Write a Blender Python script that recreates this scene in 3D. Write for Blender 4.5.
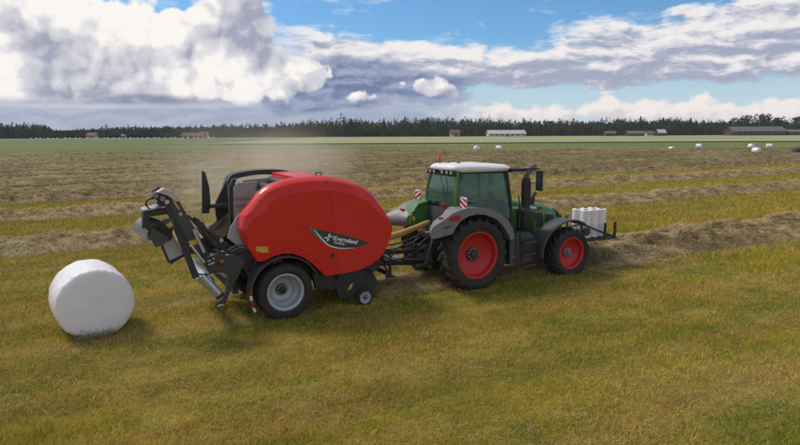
import bpy, bmesh, math, random
import numpy as np
from mathutils import Vector, Matrix

random.seed(7)
rng = np.random.default_rng(11)
R = math.radians
for o in list(bpy.data.objects):
    bpy.data.objects.remove(o)
SC = bpy.context.scene
COL = SC.collection

# ------------------------------------------------------------------ camera
CAM_H = 3.6
PITCH = math.atan(90.5 / 600.0)
ROLL = R(0.27)
cam_d = bpy.data.cameras.new("camera")
cam_d.sensor_width = 36.0
cam_d.lens = 27.0
cam_d.clip_start = 0.1
cam_d.clip_end = 8000.0
cam = bpy.data.objects.new("camera", cam_d)
COL.objects.link(cam)
cam.location = (0, 0, CAM_H)
cam.rotation_euler = (Matrix.Rotation(R(90) - PITCH, 3, 'X') @ Matrix.Rotation(-ROLL, 3, 'Z')).to_euler()
SC.camera = cam
CAM_M = cam.rotation_euler.to_matrix()
SUN_AZ, SUN_EL = R(-62), R(52)          # azimuth from +Y towards +X
EXPOSURE = 0.0
SC.view_settings.view_transform = 'Standard'
SC.view_settings.look = 'None'
SC.view_settings.gamma = 1.0
SC.view_settings.exposure = EXPOSURE
SC.view_settings.use_curve_mapping = False
SC.cycles.max_bounces = 6
SC.cycles.transparent_max_bounces = 16
SC.cycles.volume_bounces = 3
SC.cycles.use_denoising = True


def ray(px, py):
    return CAM_M @ Vector(((px - 400) / 600.0, (222.5 - py) / 600.0, -1.0))


def at(px, py, z=0.0):
    """point of the ground seen at a pixel of the 800x445 photograph"""
    r = ray(px, py)
    return Vector((0, 0, CAM_H)) + r * ((z - CAM_H) / r.z)


def atd(px, d):
    """ground point in the column px at distance d"""
    r = ray(px, 132)
    return Vector((r.x / r.y * d, d, 0))


# ------------------------------------------------------------------ node helper
class S:
    """a socket with arithmetic"""
    nt = None

    def __init__(self, s):
        self.s = s

    @staticmethod
    def m(op, *a):
        n = S.nt.nodes.new('ShaderNodeMath')
        n.operation = op
        for i, v in enumerate(a):
            if isinstance(v, S):
                S.nt.links.new(v.s, n.inputs[i])
            else:
                n.inputs[i].default_value = float(v)
        return S(n.outputs[0])

    def __add__(a, b): return S.m('ADD', a, b)
    def __radd__(a, b): return S.m('ADD', b, a)
    def __sub__(a, b): return S.m('SUBTRACT', a, b)
    def __rsub__(a, b): return S.m('SUBTRACT', b, a)
    def __mul__(a, b): return S.m('MULTIPLY', a, b)
    def __rmul__(a, b): return S.m('MULTIPLY', b, a)
    def __truediv__(a, b): return S.m('DIVIDE', a, b)
    def __neg__(a): return S.m('MULTIPLY', a, -1.0)


def step(x, a, b, lo=0.0, hi=1.0):
    n = S.nt.nodes.new('ShaderNodeMapRange')
    n.interpolation_type = 'SMOOTHSTEP'
    S.nt.links.new(x.s, n.inputs[0])
    for i, v in enumerate((a, b, lo, hi)):
        n.inputs[i + 1].default_value = v
    return S(n.outputs[0])


def mixc(f, a, b):
    n = S.nt.nodes.new('ShaderNodeMix')
    n.data_type = 'RGBA'
    n.clamp_factor = True
    for i, v in ((0, f), (6, a), (7, b)):
        if isinstance(v, S):
            S.nt.links.new(v.s, n.inputs[i])
        elif i == 0:
            n.inputs[0].default_value = v
        else:
            n.inputs[i].default_value = (*v, 1)
    return S(n.outputs[2])


def comb(x, y, z):
    n = S.nt.nodes.new('ShaderNodeCombineXYZ')
    for i, v in enumerate((x, y, z)):
        if isinstance(v, S):
            S.nt.links.new(v.s, n.inputs[i])
        else:
            n.inputs[i].default_value = v
    return S(n.outputs[0])


def sep(v):
    n = S.nt.nodes.new('ShaderNodeSeparateXYZ')
    S.nt.links.new(v.s, n.inputs[0])
    return [S(o) for o in n.outputs]


def noise(v, scale, detail=4.0, rough=0.5, lac=2.0, dist=0.0, out=0):
    n = S.nt.nodes.new('ShaderNodeTexNoise')
    if v is not None:
        S.nt.links.new(v.s, n.inputs['Vector'])
    n.inputs['Scale'].default_value = scale
    n.inputs['Detail'].default_value = detail
    n.inputs['Roughness'].default_value = rough
    n.inputs['Lacunarity'].default_value = lac
    n.inputs['Distortion'].default_value = dist
    return S(n.outputs[out])


def scalec(c, f):
    """colour times a factor"""
    n = S.nt.nodes.new('ShaderNodeVectorMath')
    n.operation = 'SCALE'
    S.nt.links.new(c.s, n.inputs[0])
    if isinstance(f, S):
        S.nt.links.new(f.s, n.inputs['Scale'])
    else:
        n.inputs['Scale'].default_value = f
    return S(n.outputs[0])


def lin(*c):
    return tuple((v / 255 / 12.92) if v / 255 < .04045 else ((v / 255 + .055) / 1.055) ** 2.4 for v in c)


# ------------------------------------------------------------------ sky
SKY_K = 0.1


def voro(v, scale):
    n = S.nt.nodes.new('ShaderNodeTexVoronoi')
    n.feature = 'SMOOTH_F1'
    n.inputs['Smoothness'].default_value = 0.22
    n.inputs['Scale'].default_value = scale
    S.nt.links.new(v.s, n.inputs['Vector'])
    return S(n.outputs['Distance'])


def vadd(v, w):
    n = S.nt.nodes.new('ShaderNodeVectorMath')
    n.operation = 'ADD'
    S.nt.links.new(v.s, n.inputs[0])
    if isinstance(w, S):
        S.nt.links.new(w.s, n.inputs[1])
    else:
        n.inputs[1].default_value = w
    return S(n.outputs[0])


def fcurve(x, x0, x1, pts, lo, hi):
    """piecewise curve of x through pts [(x, y)], y between lo and hi"""
    n = S.nt.nodes.new('ShaderNodeFloatCurve')
    c = n.mapping.curves[0]
    P = [((a - x0) / (x1 - x0), (b - lo) / (hi - lo)) for a, b in pts]
    c.points[0].location = P[0]
    c.points[1].location = P[-1]
    for q in P[1:-1]:
        c.points.new(*q)
    n.mapping.update()
    link_ = (x - x0) / (x1 - x0)
    S.nt.links.new(link_.s, n.inputs['Value'])
    return S(n.outputs[0]) * (hi - lo) + lo


def build_sky():
    w = bpy.data.worlds.new("World")
    SC.world = w
    w.use_nodes = True
    w.cycles.sampling_method = 'MANUAL'
    w.cycles.sample_map_resolution = 256
    nt = w.node_tree
    nt.nodes.clear()
    S.nt = nt
    out = nt.nodes.new('ShaderNodeOutputWorld')
    bg = nt.nodes.new('ShaderNodeBackground')
    bg.inputs[1].default_value = SKY_K
    nt.links.new(bg.outputs[0], out.inputs[0])
    tc = nt.nodes.new('ShaderNodeTexCoord')
    d = S(tc.outputs['Generated'])
    sky = nt.nodes.new('ShaderNodeTexSky')
    sky.sky_type = 'NISHITA'
    sky.sun_disc = False
    sky.sun_elevation = SUN_EL
    sky.sun_rotation = SUN_AZ
    sky.air_density = 1.0
    sky.dust_density = 0.6
    sky.ozone_density = 1.5
    x, y, z = sep(d)
    az = S.m('ARCTAN2', x, y)
    tel = z / S.m('SQRT', x * x + y * y + 1e-6)
    U0 = az * 600.0 + 400.0            # about one unit per pixel of the 800-wide photograph
    V0 = 132.0 - tel * 600.0

    def uv(px, py):
        r = ray(px, py)
        return math.atan2(r.x, r.y) * 600 + 400, 132 - 600 * r.z / math.hypot(r.x, r.y)

    K = lambda *c: tuple(v / SKY_K for v in lin(*c))
    wv = noise(d, 11.0, 3.0, 0.55, out=1)
    w1 = sep(wv)
    bu, bv = (w1[0] - 0.5) * 44.0, (w1[1] - 0.5) * 34.0
    PU, PV = U0 + bu, V0 + bv

    def ell(px, py, rx, ry, rot=0.0, A=None, B=None):
        cu, cv = uv(px, py)
        a, b = (A or PU) - cu, (B or PV) - cv
        if rot:
            ca, sa = math.cos(R(rot)), math.sin(R(rot))
            a, b = a * ca + b * sa, b * ca - a * sa
        return S.m('SQRT', (a / rx) * (a / rx) + (b / ry) * (b / ry))

    def soft(px, py, rx, ry, amt, rot=0.0, A=None, B=None):
        return step(ell(px, py, rx, ry, rot, A, B), 1.35, 0.25, 0.0, amt)

    def union(bl, A=None, B=None):
        q = None
        for b in bl:
            e = 1.0 - ell(*b[:4], b[4] if len(b) > 4 else 0.0, A, B)
            e = e * (min(b[2], b[3]) / 40.0)       # small puffs keep a small margin
            q = e if q is None else S.m('SMOOTH_MAX', q, e, 0.12)
        return q

    # billows of the heaped clouds, and the same a little towards the light
    dw = vadd(d, scalec(vadd(noise(d, 24.0, 3.0, 0.6, out=1), (-.5, -.5, -.5)), 0.035))

    def billow(v):
        return 1.0 - (voro(v, 17.0) * 0.62 + voro(v, 41.0) * 0.32) + (noise(v, 64.0, 4.0, 0.62) - 0.5) * 0.26

    b0 = billow(dw)
    b1 = billow(vadd(dw, (-0.010, 0.0, 0.013)))
    rel = (b0 - b1)
    # layered cloud
    ds = comb(x, y, z * 3.6)
    dsw = vadd(ds, scalec(vadd(wv, (-.5, -.5, -.5)), 0.10))
    n0 = noise(dsw, 9.0, 7.0, 0.60)
    n1 = noise(vadd(dsw, (-.008, 0, .030)), 9.0, 7.0, 0.60)
    nrel = n0 - n1

    # ---------------- clear sky
    tint = nt.nodes.new('ShaderNodeMix')
    tint.data_type = 'RGBA'
    tint.blend_type = 'MULTIPLY'
    tint.inputs[0].default_value = 1.0
    nt.links.new(sky.outputs[0], tint.inputs[6])
    tint.inputs[7].default_value = (*BLUE_TINT, 1)
    col = S(tint.outputs[2])
    col = mixc(step(V0, 40.0, 120.0) * 0.74, col, K(206, 222, 234))
    # ---------------- broken cloud all round outside the view
    dg_ = comb(x, y, z * 1.8)
    gn = noise(dg_, 3.0, 7.0, 0.6)
    side = step(S.m('ABSOLUTE', az), 0.66, 0.95)
    up = step(tel, 0.27, 0.45)
    gm = step(gn, 0.44, 0.60) * S.m('MAXIMUM', side, up)
    col = mixc(gm * 0.95, col, mixc(step(gn + rel * 0.3, 0.50, 0.72), tuple(v * 1.3 for v in K(248, 242, 235)), tuple(v * 1.2 for v in K(176, 174, 177))))
    # ---------------- thin veils and wisps on the blue
    veil = None
    for b in ((588, 31, 34, 7), (470, 40, 24, 5), (690, 9, 30, 5), (640, 17, 54, 6), (430, 38, 44, 7), (320, 3, 110, 12), (230, 0, 150, 14), (505, 42, 30, 4)):
        e = soft(*b, 1.0, 0, PU, V0 + bv * .3)
        veil = e if veil is None else S.m('MAXIMUM', veil, e)
    va = step(veil * 0.50 + (n0 - 0.5) * 3.0, 0.30, 0.95)
    col = mixc(va * 0.8, col, K(232, 234, 240))
    # ---------------- low bright clouds on the right horizon
    hump = 1.0 - S.m('ABSOLUTE', (V0 - 115.0) / 15.0)
    la = step(hump * 0.55 + (b0 - 0.62) * 0.9 + (n0 - 0.5) * 0.9, 0.02, 0.26) * step(U0, 400.0, 500.0)
    col = mixc(la * 0.95, col, mixc(step(nrel * 1.2 + rel * 0.8 + (118.0 - V0) * 0.012, -0.20, 0.16), K(220, 214, 218), K(246, 237, 232)))
    col = mixc(step(V0, 116.0, 128.0) * step(U0, 420.0, 520.0) * .75, col, K(222, 216, 218))
    # ---------------- flat grey rain sheet low on the left
    sa = step(V0 + (n0 - .5) * 14.0, 90.0, 101.0) * step(U0 + (n0 - .5) * 160.0, 520.0, 400.0)
    shade = step(nrel * 1.0 + (n0 - 0.5) * 0.8, -0.16, 0.16)
    sheetc = mixc(shade, K(160, 169, 194), K(178, 185, 204))
    sheetc = mixc(soft(60, 105, 130, 2.6, .4, 0, U0 + bu * .6, V0 + bv * .16), sheetc, K(226, 220, 222))
    sheetc = mixc(soft(250, 104, 90, 4, .5, 0, U0 + bu * .6, V0 + bv * .16), sheetc, K(206, 206, 218))
    col = mixc(sa * 0.96, col, sheetc)
    # ---------------- layered band over the right half
    top = fcurve(U0, -200, 1300, [(-200, 60), (270, 30), (330, 30), (400, 37), (470, 46), (540, 45), (600, 32), (680, 22), (740, 12), (800, 6), (1000, 0), (1300, 10)], -30, 140)
    bot = fcurve(U0, -200, 1300, [(-200, 100), (270, 100), (400, 97), (470, 92), (560, 92), (650, 93), (720, 92), (800, 86), (1000, 80), (1300, 90)], -30, 140)
    inb = S.m('SMOOTH_MIN', (V0 - top) / 14.0, (bot - V0) / 9.0, 0.4)
    ba = step(inb * 0.55 + (n0 - 0.5) * 2.3 + rel * 0.5, 0.02, 0.50) * step(U0, 240.0, 330.0) * step(U0, 1350.0, 1150.0)
    h = (bot - V0) / (bot - top + 1.0)            # 0 at the underside, 1 on top
    br = step(h * 0.42 + nrel * 1.7 + (n0 - 0.5) * 0.5 + rel * 0.25 + soft(470, 55, 110, 14, .12) - soft(440, 74, 120, 14, .16) - soft(600, 84, 150, 9, .22), -0.06, 0.44)
    bandc = mixc(br, K(164, 170, 192), K(244, 239, 238))
    col = mixc(ba * 0.97, col, bandc)
    # ---------------- rain-grey mass in the middle
    ma = step(union([(370, 80, 100, 27, 4), (320, 92, 90, 26), (440, 82, 60, 16)]) + (n0 - .5) * .9, 0.04, 0.30)
    col = mixc(ma * 0.93, col, mixc(step(nrel + h * .1 + (n0 - .5) * .5, -0.12, 0.20), K(106, 121, 160), K(158, 168, 196)))
    # ---------------- the heaped clouds
    heap = [(-70, 60, 110, 70), (30, 52, 95, 56), (104, 52, 92, 56), (200, 54, 70, 52), (240, 36, 44, 50), (262, 62, 26, 30), (222, 80, 60, 26), (288, 68, 38, 30), (160, 84, 110, 22), (60, 86, 90, 20)]
    puffs = [(370, 97, 20, 8), (384, 93, 20, 11), (400, 90, 18, 11), (352, 96, 12, 6), (426, 88, 26, 11), (446, 92, 22, 8)]
    dens = S.m('MAXIMUM', union(heap), union(puffs, U0 + bu * .3, V0 + bv * .25) + (n0 - .5) * .35)
    under = step(V0 + bv * .12 + (n0 - .5) * 10.0, 108.0, 99.0)
    ca = step(dens + (b0 - 0.62) * 0.95, 0.00, 0.12) * under
    B = (0.50 + rel * 1.8 + (b0 - 0.6) * 0.45 + (n0 - .5) * 0.15
         + soft(100, 16, 62, 34, .62, 18) + soft(150, 14, 34, 26, .5) + soft(60, 6, 50, 18, .42) + soft(200, 6, 34, 20, .38)
         + soft(8, 90, 24, 10, .62) + soft(2, 58, 18, 34, .35) + soft(222, 84, 52, 23, .66) + soft(228, 60, 24, 18, .5) + soft(180, 86, 22, 15, .45)
         + soft(172, 44, 22, 16, .32) + soft(290, 56, 26, 20, .36) + soft(384, 91, 28, 9, .18) + soft(352, 95, 10, 5, .3) + soft(425, 84, 26, 10, .12) + soft(70, 96, 30, 4, .4)
         - soft(34, 44, 26, 46, .20, -25) - soft(130, 68, 84, 24, .12, 6) - soft(240, 28, 32, 40, .26, 15) - soft(264, 34, 24, 36, .26) - soft(120, 96, 120, 9, .40) - soft(300, 84, 30, 18, .14) - soft(440, 93, 30, 7, .3))
    lo, mid, hi = K(164, 168, 188), K(212, 211, 219), K(252, 248, 244)
    heapc = mixc(step(B, -0.12, 0.52), lo, mid)
    heapc = mixc(step(B, 0.42, 1.12), heapc, hi)
    col = mixc(ca, col, heapc)
    # dark line under the great heap
    col = mixc(soft(140, 99, 66, 5, .75, 0, U0 + bu * .5, V0 + bv * .15) * step(n0, .3, .6), col, K(112, 124, 156))
    # below the horizon: more fields
    col = mixc(step(tel, -0.002, -0.02), col, (0.9, 0.85, 0.4))
    nt.links.new(col.s, bg.inputs[0])


BLUE_TINT = (0.58, 0.94, 1.22)
build_sky()

sun_d = bpy.data.lights.new("sun", 'SUN')
sun_d.energy = 2.5
sun_d.angle = R(14)
sun_d.color = (1.0, 0.90, 0.77)
sun = bpy.data.objects.new("sun", sun_d)
COL.objects.link(sun)
sv = Vector((math.sin(SUN_AZ) * math.cos(SUN_EL), math.cos(SUN_AZ) * math.cos(SUN_EL), math.sin(SUN_EL)))
sun.rotation_euler = sv.to_track_quat('Z', 'Y').to_euler()
sun.location = (0, 0, 60)

# ------------------------------------------------------------------ the machine frame: u along the heading, off towards the camera, w up
PHI = R(28.2617)
HX = Vector((math.cos(PHI), math.sin(PHI), 0))
NX = Vector((math.sin(PHI), -math.cos(PHI), 0))
ORG = Vector((-2.21356, 11.23909, 0))
CEN = 1.27


def UW(u, off, w=0.0):
    return ORG + HX * u + NX * off + Vector((0, 0, w))


# ------------------------------------------------------------------ materials
MATS = {}


def new_mat(name):
    m = bpy.data.materials.new(name)
    m.use_nodes = True
    m.node_tree.nodes.clear()
    S.nt = m.node_tree
    o = m.node_tree.nodes.new('ShaderNodeOutputMaterial')
    return m, m.node_tree, o


def link(a, b):
    S.nt.links.new(a.s if isinstance(a, S) else a, b)


def mat(name, c, rough=0.5, metal=0.0, dust=0.12, dust_c=(0.20, 0.16, 0.10), scale=6.0, bump=0.0, bscale=60.0, coat=0.0, spec=0.5, var=0.12):
    """a painted, worn surface: base colour with mottling, patchy dust and fine relief"""
    if name in MATS:
        return MATS[name]
    m, nt, o = new_mat(name)
    b = nt.nodes.new('ShaderNodeBsdfPrincipled')
    link(b.outputs[0], o.inputs[0])
    tc = S(nt.nodes.new('ShaderNodeTexCoord').outputs['Object'])
    n1 = noise(tc, scale, 5.0, 0.6)
    n2 = noise(tc, scale * 5, 4.0, 0.6)
    f = 1.0 + (n2 - 0.5) * (2 * var)
    cc = scalec(mixc(0.0, c, c), f)
    dm = step(n1, 0.42, 0.72, 0.0, 1.0) * step(n2, 0.25, 0.7) * dust + dust * 0.25
    cc = mixc(dm, cc, dust_c)
    link(cc, b.inputs['Base Color'])
    link(step(n1, 0.3, 0.7, max(rough - 0.08, 0.02), min(rough + 0.12, 1)) + dm * 0.5, b.inputs['Roughness'])
    b.inputs['Metallic'].default_value = metal
    b.inputs['Specular IOR Level'].default_value = spec
    if coat:
        b.inputs['Coat Weight'].default_value = coat
        b.inputs['Coat Roughness'].default_value = 0.12
    if bump:
        bn = nt.nodes.new('ShaderNodeBump')
        bn.inputs['Strength'].default_value = bump
        bn.inputs['Distance'].default_value = 0.01
        link(noise(tc, bscale, 4.0, 0.6), bn.inputs['Height'])
        nt.links.new(bn.outputs[0], b.inputs['Normal'])
    MATS[name] = m
    return m


M_RED = mat("red_paint", (0.66, 0.018, 0.008), 0.36, dust=0.05, scale=1.6, coat=0.22, spec=0.3, var=0.05, bump=0.02, bscale=8)
M_REDRIM = mat("red_rim_paint", (0.56, 0.012, 0.012), 0.42, dust=0.16, scale=4)
M_GREEN = mat("green_paint", (0.045, 0.195, 0.026), 0.32, dust=0.16, scale=3, coat=0.3)
M_BLACK = mat("black_steel", (0.020, 0.020, 0.022), 0.45, dust=0.16, scale=4)
M_DARK = mat("dark_grey_steel", (0.040, 0.040, 0.044), 0.5, dust=0.2, scale=4)
M_CHAR = mat("charcoal_plastic", (0.055, 0.055, 0.060), 0.5, dust=0.15, scale=5)
M_TYRE = mat("rubber", (0.020, 0.019, 0.018), 0.8, dust=0.5, dust_c=(0.11, 0.09, 0.065), scale=5, bump=0.15, bscale=40)
M_SILVER = mat("silver_rim_paint", (0.48, 0.49, 0.51), 0.42, metal=0.35, dust=0.15, scale=5)
M_STEEL = mat("bare_steel", (0.50, 0.50, 0.52), 0.32, metal=0.7, dust=0.15, scale=6)
M_GREY = mat("grey_plastic", (0.19, 0.186, 0.182), 0.5, dust=0.2, scale=4)
M_LIGHTGREY = mat("light_grey_sheet", (0.42, 0.42, 0.43), 0.45, dust=0.2, scale=4)
M_WHITE = mat("white_roof_paint", (0.80, 0.78, 0.75), 0.45, dust=0.15, scale=2.5, var=0.04)
M_FILM = mat("white_film", (0.82, 0.77, 0.76), 0.35, dust=0.04, scale=3, bump=0.12, bscale=14, var=0.03)
M_YELLOW = mat("yellow_sticker", (0.62, 0.40, 0.03), 0.45, dust=0.1)
M_WPRINT = mat("white_print", (0.75, 0.75, 0.75), 0.5, dust=0.05)
M_TEAL = mat("green_stripe_print", (0.02, 0.22, 0.13), 0.45, dust=0.05)
M_DECAL = mat("charcoal_decal", (0.035, 0.038, 0.042), 0.4, dust=0.08)
M_ORANGE = mat("orange_plastic", (0.75, 0.13, 0.01), 0.35, dust=0.05)
M_REDLENS = mat("red_lens", (0.45, 0.012, 0.015), 0.2, dust=0.05)
M_HOSE = mat("tan_orange_guard", (0.50, 0.27, 0.075), 0.5, dust=0.2)
M_SKIN = mat("skin", (0.50, 0.30, 0.22), 0.55, dust=0.0)
M_SHIRT = mat("blue_work_shirt", (0.14, 0.19, 0.28), 0.85, dust=0.05, bump=0.2, bscale=50)
M_TROUSER = mat("dark_trousers", (0.03, 0.035, 0.05), 0.85, dust=0.05)
M_HAIR = mat("dark_hair", (0.04, 0.028, 0.02), 0.7, dust=0.0)
M_SEAT = mat("dark_upholstery", (0.03, 0.03, 0.035), 0.8, dust=0.1)


def glass_mat(name, tint, refl=1.45):
    m, nt, o = new_mat(name)
    tr = nt.nodes.new('ShaderNodeBsdfTransparent')
    tr.inputs[0].default_value = (*tint, 1)
    gl = nt.nodes.new('ShaderNodeBsdfGlossy')
    gl.inputs['Roughness'].default_value = 0.04
    gl.inputs['Color'].default_value = (0.84, 0.96, 0.95, 1)
    df = nt.nodes.new('ShaderNodeBsdfDiffuse')
    df.inputs[0].default_value = (0.20, 0.21, 0.19, 1)
    tc = S(nt.nodes.new('ShaderNodeTexCoord').outputs['Object'])
    mx0 = nt.nodes.new('ShaderNodeMixShader')
    link(step(noise(tc, 3.0, 5.0, .6), .35, .8, 0.01, 0.06), mx0.inputs[0])
    nt.links.new(tr.outputs[0], mx0.inputs[1])
    nt.links.new(df.outputs[0], mx0.inputs[2])
    fr = nt.nodes.new('ShaderNodeLayerWeight')
    fr.inputs[0].default_value = 0.5
    fc = S(fr.outputs['Facing'])
    mx = nt.nodes.new('ShaderNodeMixShader')
    link(0.02 * refl + S.m('POWER', fc, 3.0) * 0.7, mx.inputs[0])
    nt.links.new(mx0.outputs[0], mx.inputs[1])
    nt.links.new(gl.outputs[0], mx.inputs[2])
    nt.links.new(mx.outputs[0], o.inputs[0])
    return m


M_GLASS = glass_mat("green_tinted_glass", (0.46, 0.68, 0.69), 1.9)
M_PANE = glass_mat("window_glass", (0.08, 0.09, 0.10), 1.5)

# ------------------------------------------------------------------ field colours, shared by soil sheet and blades


def field_colour(pos):
    """colour of the mown grass from the place on the field: bands along the rows, patches of green and straw"""
    x, y, z = sep(pos)
    a = x * HX.x + y * HX.y
    p = (x - ORG.x) * NX.x + (y - ORG.y) * NX.y          # across the rows
    band = comb(a * 0.05, p * 0.55, 0.0)
    b1 = noise(band, 1.0, 4.0, 0.6)
    pt = noise(comb(x, y, 0.0), 0.55, 5.0, 0.62)
    fine = noise(comb(x, y, 0.0), 5.0, 4.0, 0.65)
    green, olive, straw, brown = (0.230, 0.240, 0.024), (0.390, 0.308, 0.030), (0.520, 0.380, 0.098), (0.360, 0.208, 0.050)
    g = step(b1 * 0.55 + pt * 0.45, 0.40, 0.58)
    c = mixc(g, green, olive)
    s = step(noise(band, 1.7, 4.0, 0.6) * 0.5 + pt * 0.25 + fine * 0.25, 0.45, 0.58)
    c = mixc(s * 0.75, c, straw)
    t = step(noise(comb(a * 0.1, p * 0.8, 4.0), 1.0, 5.0, 0.65) * 0.6 + fine * 0.4, 0.45, 0.60)
    c = mixc(t * 0.65, c, brown)
    # the clean strips between the windrows stay yellow-green
    strip = step(p, -4.0, -7.0)
    c = mixc(strip * 0.6, c, mixc(pt, (0.27, 0.215, 0.032), (0.42, 0.31, 0.055)))
    # pressed, paler lines where the machine's wheels have rolled
    u = a - (ORG.x * HX.x + ORG.y * HX.y)
    tr = None
    for nc in (-.28, -2.26, 4.4, 6.4):
        e = step(S.m('ABSOLUTE', p - nc + (pt - .5) * .35), .36, .14)
        tr = e if tr is None else S.m('MAXIMUM', tr, e)
    c = mixc(tr * step(u + p * 3.0, 1.0, -2.0) * .55, c, (0.44, 0.33, 0.10))
    # brown raked ground beside each windrow and over the far part of the field
    wob = (noise(comb(a * 0.06, p * 0.02, 2.0), 1.0, 2.0, 0.5) - 0.5) * 3.0
    q = p + wob
    rows = None
    for nc, hw in ((-11.0, 1.25), (-19.2, 1.35), (-27.0, 1.6)):
        e = step(S.m('ABSOLUTE', q - nc), hw + 1.0, hw - 0.8)
        rows = e if rows is None else S.m('MAXIMUM', rows, e)
    e = step(S.m('ABSOLUTE', p + 1.3), 1.75, 0.9) * step(a, 9.0, 12.0)
    rows = S.m('MAXIMUM', rows, e)
    far = step(q + (pt - .5) * 4.0, -29.0, -33.0)
    rows = S.m('MAXIMUM', rows, far * (0.62 + step(noise(comb(a * 0.03, p * 0.22, 7.0), 1.0, 4.0, .6), .40, .56) * .38))
    rowp = S.m('ABSOLUTE', S.m('SINE', (p + 33.2) * (math.pi / 6.2)))          # 0 on a windrow, 1 between two
    hay = mixc(step(noise(comb(a * 0.07, p * 0.5, 0.0), 1.0, 6.0, 0.62) - (rowp - .5) * .25 * step(p, -28.0, -31.0), 0.36, 0.60), (0.135, 0.115, 0.026), (0.320, 0.242, 0.098))
    return mixc(rows * 0.9, c, hay)


def field_material(name, blades):
    m, nt, o = new_mat(name)
    pos = S(nt.nodes.new('ShaderNodeNewGeometry').outputs['Position'])
    c = field_colour(pos)
    b = nt.nodes.new('ShaderNodeBsdfPrincipled')
    b.inputs['Roughness'].default_value = 0.85
    b.inputs['Specular IOR Level'].default_value = 0.15
    if blades:
        at_ = nt.nodes.new('ShaderNodeAttribute')
        at_.attribute_name = 'tint'
        t = S(at_.outputs['Fac'])
        c = scalec(c, 0.70 + t * 1.1)
        c = mixc(step(t, 0.8, 1.0) * 0.45, c, (0.48, 0.35, 0.11))
        df = nt.nodes.new('ShaderNodeBsdfTranslucent')
        link(c, df.inputs[0])
        mx = nt.nodes.new('ShaderNodeMixShader')
        mx.inputs[0].default_value = 0.3
        link(c, b.inputs['Base Color'])
        nt.links.new(b.outputs[0], mx.inputs[1])
        nt.links.new(df.outputs[0], mx.inputs[2])
        nt.links.new(mx.outputs[0], o.inputs[0])
    else:
        f = noise(pos, 22.0, 6.0, 0.7)
        f2 = noise(pos, 2.2, 5.0, 0.7)
        c = scalec(c, step(f * .6 + f2 * .4, 0.3, 0.7, 0.45, 0.95))
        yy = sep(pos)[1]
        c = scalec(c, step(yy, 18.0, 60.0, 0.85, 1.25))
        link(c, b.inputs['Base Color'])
        bn = nt.nodes.new('ShaderNodeBump')
        bn.inputs['Strength'].default_value = 0.7
        bn.inputs['Distance'].default_value = 0.05
        link(f + f2 * 2.0, bn.inputs['Height'])
        nt.links.new(bn.outputs[0], b.inputs['Normal'])
        nt.links.new(b.outputs[0], o.inputs[0])
    return m


def plain_ground(name, c1, c2, sc, stretch=0.25, c3=None):
    m, nt, o = new_mat(name)
    x, y, z = sep(S(nt.nodes.new('ShaderNodeNewGeometry').outputs['Position']))
    v = comb(x * stretch, y, 0.0)
    n1 = noise(v, sc, 6.0, 0.65)
    c = mixc(step(n1, 0.36, 0.64), c1, c2)
    if c3:
        c = mixc(step(noise(v, sc * 0.31, 4.0, 0.6), 0.5, 0.66) * 0.7, c, c3)
    c = scalec(c, step(noise(comb(x, y, 0.0), 2.0, 4.0, .6), .3, .7, .85, 1.15))
    b = nt.nodes.new('ShaderNodeBsdfPrincipled')
    b.inputs['Roughness'].default_value = 0.9
    b.inputs['Specular IOR Level'].default_value = 0.1
    link(c, b.inputs['Base Color'])
    nt.links.new(b.outputs[0], o.inputs[0])
    return m


def hay_material(name):
    m, nt, o = new_mat(name)
    pos = S(nt.nodes.new('ShaderNodeNewGeometry').outputs['Position'])
    at_ = nt.nodes.new('ShaderNodeAttribute')
    at_.attribute_name = 'tint'
    t = S(at_.outputs['Fac'])
    n1 = noise(pos, 1.6, 5.0, 0.65)
    n2 = noise(pos, 14.0, 5.0, 0.7)
    c = mixc(step(n1 * .5 + n2 * .5, 0.36, 0.64), (0.205, 0.150, 0.066), (0.510, 0.385, 0.195))
    c = scalec(c, 0.70 + t * 0.75)
    c = mixc(step(noise(pos, 0.8, 3.0, .6), .55, .7) * .35, c, (0.26, 0.235, 0.07))
    x, y, z = sep(pos)
    a = x * HX.x + y * HX.y
    p = (x - ORG.x) * NX.x + (y - ORG.y) * NX.y
    st = step(noise(comb(a * .07, p * .34, 0.0), 1.0, 6.0, .62), .38, .62, .60, 1.12)
    fr = step(p, -20.0, -32.0)
    c = scalec(c, 1.0 + (st * .72 - 1.0) * fr)
    c = mixc(fr * .35, c, (0.245, 0.195, 0.075))
    b = nt.nodes.new('ShaderNodeBsdfPrincipled')
    b.inputs['Roughness'].default_value = 0.8
    b.inputs['Specular IOR Level'].default_value = 0.2
    link(c, b.inputs['Base Color'])
    bn = nt.nodes.new('ShaderNodeBump')
    bn.inputs['Strength'].default_value = 0.8
    bn.inputs['Distance'].default_value = 0.04
    link(n2, bn.inputs['Height'])
    nt.links.new(bn.outputs[0], b.inputs['Normal'])
    nt.links.new(b.outputs[0], o.inputs[0])
    return m


def leaf_material(name, dark, lightc):
    m, nt, o = new_mat(name)
    at_ = nt.nodes.new('ShaderNodeAttribute')
    at_.attribute_name = 'tint'
    t = S(at_.outputs['Fac'])
    b = nt.nodes.new('ShaderNodeBsdfPrincipled')
    b.inputs['Roughness'].default_value = 0.8
    b.inputs['Specular IOR Level'].default_value = 0.2
    pos = S(nt.nodes.new('ShaderNodeNewGeometry').outputs['Position'])
    n = noise(pos, 0.9, 3.0, .6)
    link(mixc(t * .7 + n * .4 - .1, dark, lightc), b.inputs['Base Color'])
    nt.links.new(b.outputs[0], o.inputs[0])
    return m


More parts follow.
